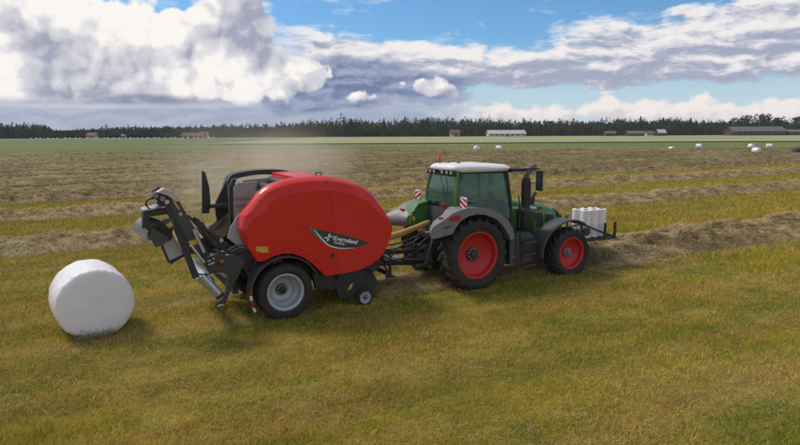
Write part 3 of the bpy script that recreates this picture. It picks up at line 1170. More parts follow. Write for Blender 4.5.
# hoses and rods between wheel and mudguard at the rear
for k, pts in enumerate(([(-.45, -.30, 1.20), (-.58, -.28, .92), (-.66, -.3, .72)], [(-.38, -.34, 1.20), (-.50, -.34, .95), (-.58, -.36, .66)], [(-.62, -.4, 1.30), (-.78, -.3, 1.10), (-.72, -.3, .85)], [(2.28, -.5, 1.0), (2.5, -.7, .78), (2.6, -1.0, .70)], [(1.85, -.3, .80), (1.98, -.26, .68), (1.86, -.28, .60)])):
    mk('hydraulic_hose', tube(pts, .016, 6), M_BLACK, baler)
# pickup with its gauge wheel
pk = mk('pickup', prism([(1.10, .74), (1.22, .22), (1.36, .16), (1.88, .12), (2.06, .24), (2.12, .44), (2.02, .66), (1.7, .74)], -.30, -.40), M_BLACK, baler, bev=.015)
prism_b = prism([(1.15, .70), (1.30, .25), (1.86, .22), (2.0, .42), (1.95, .60), (1.6, .68)], -.42, -2.12)
mk('pickup_reel', prism_b, M_DARK, pk, bev=.03)
tb = bmesh.new()
for i in range(20):
    o_ = -.5 - i * .083
    for k in range(5):
        t = R(20 + k * 40)
        tube([(1.62 + .25 * math.sin(t), o_, .42 + .25 * math.cos(t)), (1.62 + .40 * math.sin(t + .12), o_, .42 + .36 * math.cos(t + .12))], .006, 4, tb, smooth=False)
mk('pickup_tines', tb, M_STEEL, pk, kind='stuff')
mk('yellow_tag', prism([(1.42, .33), (1.50, .36), (1.56, .47), (1.48, .45)], -.301, -.292), M_YELLOW, pk)
mk('wind_guard', tube([(1.95, -.4, .80), (2.25, -.4, .82), (2.42, -.42, .60), (2.40, -.42, .42)], .022, 8), M_BLACK, pk)
mk('wind_guard_roller', cyl((2.42, -.42, .56), (2.42, -2.1, .56), .05), M_BLACK, pk)
for o_, sg in ((-.22, 1), (-2.32, -1)):
    wheel(pk, 'gauge_wheel', (1.77, o_, .165), .175, .14, .105, 18, .006, .05, .04, M_LIGHTGREY, M_BLACK, sg, True, 5)
    mk('gauge_arm', prism([(1.70, .62), (1.80, .62), (1.82, .14), (1.73, .14)], o_ - sg * .09, o_ - sg * .12), M_BLACK, pk, bev=.006)
# drawbar, shaft guard, hoses to the tractor
mk('drawbar', rings([[(2.0, -1.0, .62), (2.0, -1.54, .62), (2.0, -1.54, .80), (2.0, -1.0, .80)], [(2.9, -1.13, .54), (2.9, -1.41, .54), (2.9, -1.41, .68), (2.9, -1.13, .68)], [(4.05, -1.2, .42), (4.05, -1.34, .42), (4.05, -1.34, .54), (4.05, -1.2, .54)]]), M_BLACK, baler, bev=.012)
mk('drawbar_eye', lathe((4.12, -1.27, .48), [(.05, -.03), (.09, -.03), (.09, .03), (.05, .03), (.05, -.03)], 16), M_STEEL, baler)
mk('shaft_guard', tube([(2.25, -1.0, 1.27), (2.7, -1.05, 1.23), (3.1, -1.1, 1.27), (3.5, -1.15, 1.36), (3.95, -1.2, 1.47)], [.085, .080, .075, .065, .05], 12), M_HOSE, baler)
mk('drive_shaft', cyl((2.3, -1.27, .86), (4.0, -1.27, .78), .06), M_BLACK, baler)
for pts in ([(2.3, -.9, 1.12), (2.7, -.95, .96), (3.2, -1.0, .90), (3.9, -1.1, 1.12)], [(2.3, -.8, 1.05), (2.75, -.85, .74), (3.25, -.95, .76), (3.9, -1.0, 1.0)], [(2.35, -1.4, 1.2), (2.9, -1.4, .98), (3.5, -1.4, 1.05), (3.9, -1.4, 1.2)], [(2.35, -1.5, 1.1), (2.9, -1.55, .84), (3.5, -1.5, .9), (3.9, -1.45, 1.1)], [(2.55, -.75, .66), (2.85, -.8, .98), (3.1, -.9, 1.02), (3.6, -1.0, .95)]):
    mk('hydraulic_hose', tube(pts, .018, 6), M_BLACK, baler)
mk('jack_stand', cyl((2.75, -.98, .95), (2.78, -.98, .34), .035), M_DARK, baler)
mk('jack_foot', box(2.68, 2.88, -1.06, -.9, .31, .34), M_DARK, baler, bev=.006)
mk('toolbox_plate', prism([(2.62, .72), (3.05, .66), (3.05, .74), (2.62, .84)], -.95, -1.2), M_LIGHTGREY, baler, bev=.01)

# rear of the chamber: far-side shell, sheet, film arms
mk('far_side_shell', prism([(v.x, v.y) for v in smooth_path([(-.54, 1.30, 0), (-.62, 1.9, 0), (-.59, 2.34, 0), (-.50, 2.62, 0), (-.35, 2.73, 0), (.2, 2.79, 0), (.75, 2.765, 0), (.92, 2.70, 0)], 4)] + [(v.x, v.y) for v in smooth_path([(.85, 2.64, 0), (.2, 2.69, 0), (-.28, 2.63, 0), (-.40, 2.54, 0), (-.46, 2.32, 0), (-.47, 1.9, 0), (-.42, 1.40, 0)], 4)], -2.15, -2.50), M_BLACK, baler, bev=.01)
mk('chamber_rear_sheet', prism([(-.95, 1.63), (-.88, 1.84), (-.72, 2.08), (-.50, 2.05), (-.48, 1.45), (-.60, 1.36), (-.72, 1.42)], -.45, -.48), M_LIGHTGREY, baler, bev=.008)
mk('chamber_upper_sheet', prism([(-.72, 1.90), (-.70, 2.55), (-.60, 2.63), (-.25, 2.64), (-.3, 2.4), (-.45, 1.9)], -.86, -.92), mat('dusty_sheet', (.30, .285, .265), .8, dust=.5, dust_c=(.42, .38, .33), scale=5, var=.3), baler, bev=.008)
for k in range(2):
    mk('sheet_rib', box(-.70, -.3, -.845, -.86, 2.16 + k * .14, 2.20 + k * .14), M_GREY, baler, bev=.004)
mk('chamber_stub', box(-.72, -.50, -.40, -.44, 1.94, 2.01), M_BLACK, baler, bev=.006)
mk('shell_upright', prism([(-.79, 1.70), (-.775, 2.55), (-.70, 2.70), (-.62, 2.72), (-.67, 2.55), (-.70, 1.70)], -.93, -1.02), M_BLACK, baler, bev=.008)
mk('chamber_side_sheet', prism([(-.50, 1.30), (-.45, 2.05), (.40, 2.05), (.40, 1.25)], -2.06, -2.11), M_LIGHTGREY, baler, bev=.008)
mk('chamber_side_sheet', prism([(-.45, 2.07), (-.40, 2.38), (-.2, 2.58), (.45, 2.62), (.45, 2.07)], -2.06, -2.11), mat('dusty_sheet', (.20, .17, .14), .8, dust=.4), baler, bev=.008)
mk('shell_slat', prism([(-.50, 2.40), (-.47, 2.42), (.05, 2.50), (.05, 2.47)], -2.1, -2.2), M_DARK, baler)
mk('film_arm_blade', prism([(-.855, 2.11), (-.60, 2.60), (-.56, 2.58), (-.58, 1.20), (-.63, 1.19), (-.74, 1.42), (-.845, 1.86)], -1.96, -2.03), M_BLACK, baler, bev=.008)
mk('film_arm_edge', tube([(-.59, -1.95, 2.60), (-.565, -1.95, 1.9), (-.60, -1.95, 1.2)], .014, 6), M_GREY, baler)
mk('rear_upright_plate', prism([(-1.11, 2.84), (-1.05, 2.80), (-.985, 2.50), (-.975, 2.2), (-1.01, 1.95), (-1.15, 1.955)], -1.80, -1.86), M_BLACK, baler, bev=.008)
mk('upright_stay', box(-1.05, -.62, -1.80, -1.90, 2.05, 2.13), M_DARK, baler, bev=.008)

# ---- the wrapper behind
wr = mk('wrapper_frame', prism([(-1.43, 1.30), (-1.25, 1.36), (-1.07, 1.39), (-.85, 1.32), (-.68, 1.20), (-.80, .94), (-.95, .72), (-1.07, .42), (-1.24, .37), (-1.26, .41), (-1.12, .50), (-1.06, .66), (-1.0, .96), (-1.15, 1.02), (-1.38, 1.07)], -.28, -.38), M_DARK, baler, bev=.012)
far = mk('wrapper_frame', prism([(-1.43, 1.30), (-1.07, 1.39), (-.68, 1.20), (-.80, .94), (-1.07, .42), (-1.24, .37), (-1.06, .66), (-1.0, .96), (-1.38, 1.07)], -2.16, -2.26), M_DARK, baler, bev=.012)
mk('orange_reflector', cyl((-1.115, -.275, 1.235), (-1.115, -.262, 1.235), .03), M_ORANGE, wr)
wp = bmesh.new()
for (u, w, l, t) in ((-1.30, 1.27, .13, 20), (-1.26, 1.21, .11, 15), (-1.33, 1.19, .12, 8), (-.98, 1.33, .13, -8), (-1.18, .385, .10, 8)):
    c_, s_ = math.cos(R(t)), math.sin(R(t))
    prism([(u - l / 2 * c_, w - l / 2 * s_), (u + l / 2 * c_, w + l / 2 * s_), (u + l / 2 * c_ - .02 * s_, w + l / 2 * s_ + .022 * c_), (u - l / 2 * c_ - .02 * s_, w - l / 2 * s_ + .022 * c_)], -.279, -.270, wp)
mk('white_markings', wp, M_WPRINT, wr, kind='stuff')
mk('frame_brace', tube([(-1.2, -.33, .40), (-1.02, -.33, .62), (-.98, -.33, .95)], .022, 6), M_STEEL, wr)
roll_ = mk('table_roller', cyl((-1.35, -.40, .84), (-1.35, -2.16, .84), .13, seg=24), M_STEEL, baler)
mk('roller_end', cyl((-1.35, -.37, .84), (-1.35, -.405, .84), .10, seg=20), M_BLACK, roll_)
# near lower cylinder drawn as the tilted roller at the side
side_roll = mk('side_roller', cyl((-1.50, -.33, 1.00), (-1.20, -.33, .60), .095, seg=20), M_STEEL, baler)
mk('roller_cap', cyl((-1.205, -.33, .607), (-1.16, -.33, .547), .085, seg=18), M_BLACK, side_roll)
mk('table_roller', cyl((-.95, -.40, .95), (-.95, -2.16, .95), .12, seg=24), M_STEEL, baler)
# tilted mast
mast = mk('mast', prism([(-2.07, 2.44), (-1.93, 2.52), (-1.80, 2.40), (-1.70, 2.18), (-1.60, 1.97), (-1.36, 1.44), (-1.38, 1.22), (-1.46, 1.22), (-1.56, 1.45), (-1.80, 1.98)], -.26, -.40), M_CHAR, baler, bev=.012)
mk('mast', prism([(-2.07, 2.44), (-1.93, 2.52), (-1.80, 2.40), (-1.36, 1.44), (-1.38, 1.22), (-1.46, 1.22), (-1.80, 1.98)], -2.12, -2.26), M_CHAR, baler, bev=.012)
mk('mast_rail', prism([(-2.045, 2.32), (-1.965, 2.36), (-1.53, .99), (-1.65, .97)], -.22, -.30), M_BLACK, baler, bev=.008)
mk('mast_cap', rings([[(-2.16, -.20, 2.58), (-2.05, -.20, 2.64), (-1.90, -.20, 2.58), (-1.78, -.20, 2.42), (-1.86, -.20, 2.40), (-2.0, -.20, 2.52)], [(-2.16, -.46, 2.58), (-2.05, -.46, 2.64), (-1.90, -.46, 2.58), (-1.78, -.46, 2.42), (-1.86, -.46, 2.40), (-2.0, -.46, 2.52)]]), mat("beige_cover", (.52, .46, .38), .6, dust=.2), mast, bev=.015)
mk('yellow_label', prism([(-1.69, 1.66), (-1.55, 1.70), (-1.52, 1.61), (-1.66, 1.57)], -.262, -.250), M_YELLOW, mast)
mk('yellow_edge', prism([(-1.93, 2.44), (-1.90, 2.46), (-1.80, 2.26), (-1.83, 2.25)], -.262, -.252), M_YELLOW, mast)
mk('pivot_bolt', cyl((-1.795, -.262, 2.17), (-1.795, -.235, 2.17), .032), M_STEEL, mast)
for (u0_, w0_, u1_, w1_, r_, m_) in ((-1.60, 1.88, -1.42, 1.40, .030, M_STEEL), (-1.66, 1.60, -1.42, 1.22, .028, M_STEEL), (-1.52, 1.95, -1.22, 1.58, .026, M_BLACK)):
    cy = mk('hydraulic_cylinder', cyl((u0_, -.22, w0_), (u1_, -.22, w1_), r_), m_, baler)
    mk('cylinder_end', cyl((u1_, -.18, w1_), (u1_, -.27, w1_), r_ * 1.5), M_BLACK, cy)
# head mechanism
hd = mk('head_bracket', prism([(-2.27, 2.47), (-2.19, 2.58), (-2.06, 2.58), (-1.92, 2.46), (-1.96, 2.34), (-2.12, 2.32)], -.24, -.52), M_BLACK, baler, bev=.012)
for u, w, r in ((-2.20, 2.53, .05), (-2.09, 2.47, .045), (-2.22, 2.43, .04), (-2.02, 2.41, .04)):
    mk('head_pulley', cyl((u, -.16, w), (u, -.24, w), r), M_GREY if r > .044 else M_STEEL, hd)
mk('head_hose', tube([(-2.25, -.2, 2.50), (-2.36, -.2, 2.42), (-2.30, -.22, 2.30), (-2.12, -.2, 2.30)], .015, 6), M_BLACK, hd)
# film dispenser: dark housing, tilted film roll, yellow sticker
fd = mk('film_dispenser', prism([(-2.40, 2.28), (-2.05, 2.32), (-1.98, 2.24), (-2.02, 2.18), (-2.30, 2.16), (-2.34, 1.98), (-2.44, 1.96)], -.26, -.56), M_BLACK, baler, bev=.01)
mk('dispenser_plate', prism([(-2.42, 2.29), (-2.04, 2.335), (-2.04, 2.315), (-2.42, 2.265)], -.20, -.62), M_LIGHTGREY, fd)
mk('dispenser_cover', rings([circ((-2.15, -.18, 1.86), (.40, -.75, .5), .20, 20), circ((-2.22, -.40, 1.92), (.40, -.75, .5), .23, 20), circ((-2.26, -.52, 1.96), (.40, -.75, .5), .20, 20)]), M_BLACK, fd, bev=.01)
mk('film_roll', cyl((-2.245, -.42, 1.86), (-2.45, -.62, 1.97), .165, seg=24), M_LIGHTGREY, fd, bev=.012)
mk('yellow_label', prism([(-2.13, 1.98), (-1.97, 2.06), (-1.945, 1.98), (-2.10, 1.90)], -.172, -.160), M_YELLOW, fd)
mk('label_plate', prism([(-2.26, 1.62), (-2.33, 1.80), (-2.28, 1.98), (-2.10, 2.10), (-1.93, 2.12), (-1.92, 1.96), (-2.0, 1.78), (-2.14, 1.64)], -.175, -.215), M_CHAR, fd, bev=.015)
# silver pre-stretch sheet
sh = mk('film_sheet', prism([(-2.17, 1.78), (-2.06, 1.88), (-1.96, 1.84), (-1.76, 1.42), (-2.0, 1.30), (-2.04, 1.34)], -.36, -.50), M_LIGHTGREY, baler, bev=.03, seg=3)
mk('sheet_edge', prism([(-2.03, 1.32), (-1.75, 1.43), (-1.755, 1.385), (-2.0, 1.255)], -.34, -.52), M_BLACK, sh, bev=.006)
mk('sheet_edge', prism([(-2.20, 1.78), (-2.165, 1.79), (-2.01, 1.30), (-2.04, 1.28)], -.35, -.51), M_BLACK, sh, bev=.006)
# chain rail and trough towards the chamber
cr = mk('chain_rail', prism([(-1.67, 2.12), (-1.54, 2.10), (-.86, 1.42), (-.96, 1.36), (-1.16, 1.46)], -.44, -.56), M_BLACK, baler, bev=.01)
for k in range(9):
    t = k / 8
    mk('chain_link', cyl((-1.57 + .66 * t, -.43, 2.10 - .66 * t), (-1.57 + .66 * t, -.40, 2.10 - .66 * t), .038, seg=10), M_STEEL if k % 3 == 0 else M_DARK, cr)
mk('transfer_trough', prism([(v.x, v.y) for v in smooth_path([(-1.26, 1.62, 0), (-1.08, 1.60, 0), (-.86, 1.70, 0), (-.70, 1.92, 0), (-.62, 1.90, 0), (-.60, 1.55, 0), (-.75, 1.35, 0), (-1.1, 1.40, 0)], 3)], -.60, -2.1), mat('dull_dark_steel', (.022, .017, .014), .95, dust=.08, spec=.1), baler, bev=.01)
for pts in ([(-1.55, -.24, 2.0), (-1.35, -.22, 1.86), (-1.12, -.24, 1.56), (-.92, -.26, 1.30)], [(-.95, -.25, 1.40), (-.75, -.22, 1.46), (-.58, -.24, 1.32)], [(-1.1, -.25, 1.38), (-.8, -.2, 1.52), (-.55, -.22, 1.42)], [(-1.36, -.24, 1.44), (-1.30, -.2, 1.30), (-1.10, -.24, 1.15)], [(-1.62, -.3, 1.06), (-1.40, -.26, 1.02), (-1.05, -.3, 1.10)]):
    mk('hydraulic_hose', tube(pts, .015, 6), M_BLACK, baler)
for i in range(3):
    mk('cross_beam', box(-.95 + i * .02, -.85 + i * .02, -.36, -2.18, 1.05 - i * .25, 1.15 - i * .25), M_BLACK, baler, bev=.008)

# ------------------------------------------------------------------ TRACTOR
frame(4.53, 1.18)
U0 = U0
trac = root('tractor', "green tractor with red wheel rims and a white cab roof pulling the red baler", "tractor")
trac.location += HX * .05 + Vector((0, 0, -.04))
TC = -1.18
RW = (4.53, -.30, .83)
for o_, sg in ((-.30, 1), (-2.06, -1)):
    wheel(trac, 'rear_wheel', (4.53, o_, .835), .85, .56, .525, 20, .045, .22, .17, M_REDRIM, M_DARK, sg, False, 10)
for o_, sg in ((-.26, 1), (-2.10, -1)):
    wheel(trac, 'front_wheel', (7.41, o_, .60), .635, .46, .385, 18, .035, .17, .125, M_REDRIM, M_GREY, sg, False, 8)
# driveline
mk('transmission', rings([[(4.0, TC + .28, .55), (4.0, TC - .28, .55), (4.0, TC - .34, 1.2), (4.0, TC + .34, 1.2)], [(5.4, TC + .30, .55), (5.4, TC - .30, .55), (5.4, TC - .36, 1.25), (5.4, TC + .36, 1.25)], [(6.1, TC + .26, .55), (6.1, TC - .26, .55), (6.1, TC - .28, 1.2), (6.1, TC + .28, 1.2)], [(7.9, TC + .22, .6), (7.9, TC - .22, .6), (7.9, TC - .25, 1.05), (7.9, TC + .25, 1.05)]]), M_BLACK, trac, bev=.03)
mk('rear_axle', cyl((4.53, -.5, .83), (4.53, -1.9, .83), .15), M_DARK, trac)
mk('front_axle', cyl((7.40, -.45, .62), (7.40, -1.9, .62), .10), M_DARK, trac)
# hitch
ht = mk('rear_hitch', box(3.75, 4.1, TC - .35, TC + .35, .45, .95), M_BLACK, trac, bev=.03)
for s in (-1, 1):
    mk('lift_arm', tube([(4.1, TC + s * .30, .65), (3.6, TC + s * .40, .60), (3.25, TC + s * .42, .58)], .045, 8), M_BLACK, ht)
    mk('lift_rod', cyl((3.55, TC + s * .40, .60), (3.85, TC + s * .32, 1.30), .035), M_DARK, ht)
mk('hose_block', box(3.80, 4.0, TC - .25, TC + .25, 1.15, 1.42), M_DARK, ht, bev=.02)
for k in range(5):
    o_ = TC - .2 + k * .1
    mk('coupling', cyl((3.80, o_, 1.30), (3.70, o_, 1.31), .028, seg=10), (M_STEEL, M_REDLENS, M_GREEN, M_STEEL, M_YELLOW)[k], ht)
mk('top_link', cyl((3.95, TC, 1.2), (3.55, TC + .05, .95), .04), M_DARK, ht)
# rear fenders
F_OUT = [(3.345, 1.45), (3.40, 1.335), (3.56, 1.345), (3.80, 1.40), (3.86, 1.50), (4.02, 1.68), (4.22, 1.77), (4.45, 1.80), (4.70, 1.77), (4.98, 1.66), (5.18, 1.50), (5.36, 1.27), (5.42, 1.12), (5.54, 1.16), (5.50, 1.36),
         (5.34, 1.60), (5.10, 1.78), (4.78, 1.91), (4.40, 1.95), (4.05, 1.93), (3.80, 1.86), (3.60, 1.74), (3.44, 1.60)]
for o0_, o1_, sg in ((-.03, -.60, 1), (-2.33, -1.76, -1)):
    fe = mk('rear_fender', rings([[(u - .14 * (u < 3.6) + q * .34 * min(max((4.1 - u) / .6, 0), 1), o0_ + (o1_ - o0_) * q, w + .02 * q * (u < 3.8)) for u, w in F_OUT] for q in (0, .25, .5, .75, 1)]), M_GREY, trac, bev=.05, seg=4, sharp=60)
    oe = o0_ + .004 * sg
    ring = [(3.86 + .16 * math.cos(t), 1.745 + .055 * math.sin(t) - .0 * math.cos(t)) for t in [2 * math.pi * i / 18 for i in range(18)]]
    c_, s_ = math.cos(R(8)), math.sin(R(8))
    mk('tail_light', prism([(3.86 + (u - 3.86) * c_ - (w - 1.745) * s_, 1.745 + (u - 3.86) * s_ + (w - 1.745) * c_) for u, w in ring], oe + .01 * sg, oe - .03 * sg), M_REDLENS, fe, bev=.006)
    mk('fender_slot', prism([(3.56, 1.535), (3.76, 1.565), (3.765, 1.595), (3.565, 1.57)], oe + .003 * sg, oe - .02 * sg), M_BLACK, fe)
    mk('reflector', prism([(3.55, 1.41), (3.63, 1.415), (3.63, 1.445), (3.55, 1.44)], oe + .003 * sg, oe - .02 * sg), M_REDLENS, fe)
    # wide rear face with its own lamps
    mk('rear_lamp', box(3.62, 3.69, o0_ - sg * .16, o0_ - sg * .30, 1.70, 1.75), M_REDLENS, fe, bev=.008)
mk('inner_fender', prism([(3.62, 1.40), (3.70, 1.72), (4.0, 1.86), (4.35, 1.90), (4.35, 1.30), (4.1, 1.2)], -1.66, -1.76), M_GREEN, trac, bev=.02)
mk('fender_shell', rings([[(3.66, -1.70, 1.62), (3.60, -2.05, 1.60), (3.64, -2.05, 1.54), (3.70, -1.70, 1.54)], [(3.86, -1.66, 1.90), (3.82, -2.10, 1.86), (3.84, -2.10, 1.80), (3.88, -1.66, 1.84)], [(4.15, -1.62, 1.99), (4.15, -2.25, 1.95), (4.15, -2.25, 1.90), (4.15, -1.62, 1.93)]]), M_GREEN, trac, bev=.015)
mk('number_plate_light', box(3.70, 3.74, -1.75, -1.60, 1.50, 1.60), M_YELLOW, trac, bev=.01)
mk('red_coupling_cap', cyl((4.02, -.72, 1.88), (4.0, -.72, 2.00), .045), M_REDLENS, trac)
# cab
cab = mk('cab_floor', prism([(4.10, 1.18), (5.80, 1.18), (5.86, 1.34), (5.55, 1.38), (5.20, 1.62), (4.80, 1.82), (4.14, 1.86)], -.58, -1.78), M_CHAR, trac, bev=.02)
N, Fz = -.55, -1.81


def pillar(pts, r=.035, m=M_CHAR):
    return mk('cab_pillar', tube(pts, r, 8, smooth=True), m, trac)


for o_ in (N, Fz):
    s = .06 if o_ == N else -.06
    pillar([(4.18, o_, 1.86), (4.22, o_, 2.3), (4.30, o_ - s, 2.72)], .042, M_GREEN)
    pillar([(5.84, o_, 1.36), (5.82, o_, 1.9), (5.70, o_ - s * .6, 2.70)], .036, M_BLACK)
    mk('roof_rail', tube([(4.28, o_ - s, 2.70), (5.0, o_ - s, 2.70), (5.72, o_ - s, 2.69)], .035, 8), M_BLACK, trac)
    mk('door_sill', tube([(4.20, o_, 1.88), (4.80, o_, 1.86), (5.22, o_, 1.66), (5.52, o_, 1.42), (5.84, o_, 1.34)], .03, 8), M_BLACK, trac)
    # side pane follows the fender line at the bottom
    pn = mk('side_window', prism([(4.23, 1.89), (4.80, 1.87), (5.22, 1.67), (5.52, 1.43), (5.82, 1.36), (5.80, 1.9), (5.70, 2.68), (4.32, 2.69), (4.25, 2.3)], o_ + .004, o_ - .004), M_GLASS, trac, smooth=False)
    for q in pn.data.vertices:
        q.co.y += (q.co.z - 1.4) / 1.3 * (.115 if o_ == N else -.115) - (.03 if o_ == N else -.03)
    mk('door_handle', tube([(4.55, o_ + (.04 if o_ == N else -.04), 1.98), (4.62, o_ + (.06 if o_ == N else -.06), 2.0), (4.72, o_ + (.04 if o_ == N else -.04), 1.98)], .012, 6), M_BLACK, pn)
bmw = rings([[(4.17, N - .05, 1.88), (4.17, Fz + .05, 1.88), (4.185, Fz + .05, 1.88), (4.185, N - .05, 1.88)], [(4.21, N - .05, 2.3), (4.21, Fz + .05, 2.3), (4.225, Fz + .05, 2.3), (4.225, N - .05, 2.3)], [(4.29, N - .09, 2.68), (4.29, Fz + .09, 2.68), (4.305, Fz + .09, 2.68), (4.305, N - .09, 2.68)]])
rw = mk('rear_window', bmw, M_GLASS, trac, smooth=False)
mk('window_handle', box(4.13, 4.16, TC - .3, TC - .1, 1.94, 1.98), M_BLACK, rw, bev=.006)
mk('rear_wiper', tube([(4.19, TC, 2.62), (4.16, TC + .18, 2.35), (4.15, TC + .25, 2.15)], .010, 6), M_BLACK, rw)
mk('windscreen', rings([[(5.85, N - .02, 1.36), (5.85, Fz + .02, 1.36), (5.865, Fz + .02, 1.36), (5.865, N - .02, 1.36)], [(5.83, N - .02, 1.9), (5.83, Fz + .02, 1.9), (5.845, Fz + .02, 1.9), (5.845, N - .02, 1.9)], [(5.71, N - .06, 2.68), (5.71, Fz + .06, 2.68), (5.725, Fz + .06, 2.68), (5.725, N - .06, 2.68)]]), M_GLASS, trac, smooth=False)
# roof: rounded white shell
rs = []
for (w, gu, go) in ((2.705, .02, .03), (2.745, -.02, -.005), (2.79, -.035, -.02), (2.835, .0, .02), (2.868, .08, .10), (2.885, .22, .24), (2.892, .42, .42)):
    rg = []
    for i in range(40):
        t = 2 * math.pi * i / 40
        ex = .32
        cu_, su_ = math.cos(t), math.sin(t)
        uu = math.copysign(abs(cu_) ** ex, cu_) * (.80 - gu)
        oo = math.copysign(abs(su_) ** ex, su_) * (.70 - go)
        k = 1 - .13 * max(0, -uu)           # narrower at the back
        rg.append((5.02 + uu, TC + oo * k, w - .028 * uu * (w - 2.70) / .19))
    rs.append(rg)
roof = mk('cab_roof', rings(rs), M_WHITE, trac, sharp=60)
mk('roof_lining', box(4.35, 5.66, N - .1, Fz + .1, 2.665, 2.70), M_CHAR, roof, bev=.01)
mk('roof_hatch', box(4.75, 5.25, TC - .25, TC + .25, 2.885, 2.90), M_WHITE, roof, bev=.006)
for (u, o_) in ((4.62, -1.05), (4.52, -1.35)):
    mk('roof_sensor', rings([circ((u, o_, 2.87), (0, 0, 1), .055, 14), circ((u, o_, 2.91), (0, 0, 1), .05, 14), circ((u, o_, 2.935), (0, 0, 1), .025, 14)]), M_BLACK, roof)
# work lights at the rear edge of the roof and at the front
for o_ in (-.62, -.80, -1.0, -1.36, -1.54, -1.70):
    wl = mk('work_light', box(4.13, 4.22, o_ - .06, o_ + .06, 2.665, 2.755), M_BLACK, roof, bev=.012)
    mk('light_lens', box(4.120, 4.132, o_ - .045, o_ + .045, 2.68, 2.74), M_STEEL, wl, bev=.004)
mk('light_rail', box(4.16, 4.20, -.58, -1.74, 2.64, 2.668), M_BLACK, roof, bev=.006)
for o_ in (-.62, -1.74):
    wl = mk('work_light', box(5.80, 5.90, o_ - .06, o_ + .06, 2.67, 2.755), M_BLACK, roof, bev=.012)
    mk('light_lens', box(5.90, 5.912, o_ - .045, o_ + .045, 2.68, 2.74), M_STEEL, wl, bev=.004)
bc = mk('beacon_pole', cyl((4.33, -1.42, 2.70), (4.33, -1.42, 3.00), .016, seg=8), M_BLACK, trac)
mk('beacon', rings([circ((4.33, -1.42, 2.985), (0, 0, 1), .05, 16), circ((4.33, -1.42, 3.06), (0, 0, 1), .052, 16), circ((4.33, -1.42, 3.10), (0, 0, 1), .035, 16)]), M_ORANGE, bc)
mk('beacon_arm', tube([(4.30, -1.38, 2.72), (4.31, -1.42, 2.70), (4.33, -1.42, 2.70)], .016, 6), M_BLACK, bc)
# warning boards with diagonal stripes
for (bu, bo) in ((4.18, -.17), (4.16, -2.18)):
    wb = mk('warning_board', box(bu - .012, bu + .012, bo - .12, bo + .12, 1.86, 2.19), M_WPRINT, trac, bev=.004)
    mk('board_post', cyl((bu + .02, bo, 1.60), (bu + .02, bo, 2.0), .018, seg=8), M_BLACK, wb)
    sgn = 1 if bo > -1 else -1
    for k in range(3):
        z0 = 1.86 + k * .13 - .06
        q = [(bo - .12, z0 + (.13 if sgn > 0 else 0)), (bo + .12, z0 + (0 if sgn > 0 else .13)), (bo + .12, z0 + .07 + (0 if sgn > 0 else .13)), (bo - .12, z0 + .07 + (.13 if sgn > 0 else 0))]
        q = [(o_, min(max(z, 1.862), 2.188)) for o_, z in q]
        b_ = bmesh.new()
        f0 = [b_.verts.new((bu - .0155, o_, z)) for o_, z in q]
        f1 = [b_.verts.new((bu + .0155, o_, z)) for o_, z in q]
        b_.faces.new(f0); b_.faces.new(f1[::-1])
        for i in range(4):
            b_.faces.new((f0[i], f1[i], f1[(i + 1) % 4], f0[(i + 1) % 4]))
        mk('red_stripe', b_, M_REDLENS, wb)
# inside of the cab
st = mk('driver_seat', box(4.55, 5.02, TC - .25, TC + .25, 1.58, 1.72), M_SEAT, trac, bev=.05, seg=3)
mk('seat_back', prism([(4.44, 1.68), (4.58, 1.66), (4.50, 2.35), (4.38, 2.35)], TC - .23, TC + .23), M_SEAT, st, bev=.04, seg=3)
mk('seat_base', box(4.62, 4.95, TC - .18, TC + .18, 1.22, 1.60), M_CHAR, st, bev=.03)
mk('armrest', box(4.62, 5.12, TC + .30, TC + .40, 1.86, 1.93), M_SEAT, st, bev=.02)
mk('dashboard', prism([(5.45, 1.35), (5.62, 1.35), (5.66, 1.92), (5.50, 1.98), (5.40, 1.80)], TC - .22, TC + .22), M_CHAR, trac, bev=.03)
sw_ = mk('steering_wheel', rings([circ((5.26 + .0, TC, 1.98), (-.45, 0, .9), .19, 28), circ((5.255, TC, 1.995), (-.45, 0, .9), .205, 28), circ((5.245, TC, 2.005), (-.45, 0, .9), .19, 28), circ((5.25, TC, 1.995), (-.45, 0, .9), .175, 28), circ((5.26, TC, 1.98), (-.45, 0, .9), .19, 28)], None, False), M_BLACK, trac)
mk('steering_column', cyl((5.255, TC, 1.985), (5.48, TC, 1.60), .035), M_BLACK, sw_)
mk('terminal_screen', box(5.30, 5.34, TC + .36, TC + .58, 2.0, 2.22), M_BLACK, trac, bev=.01)
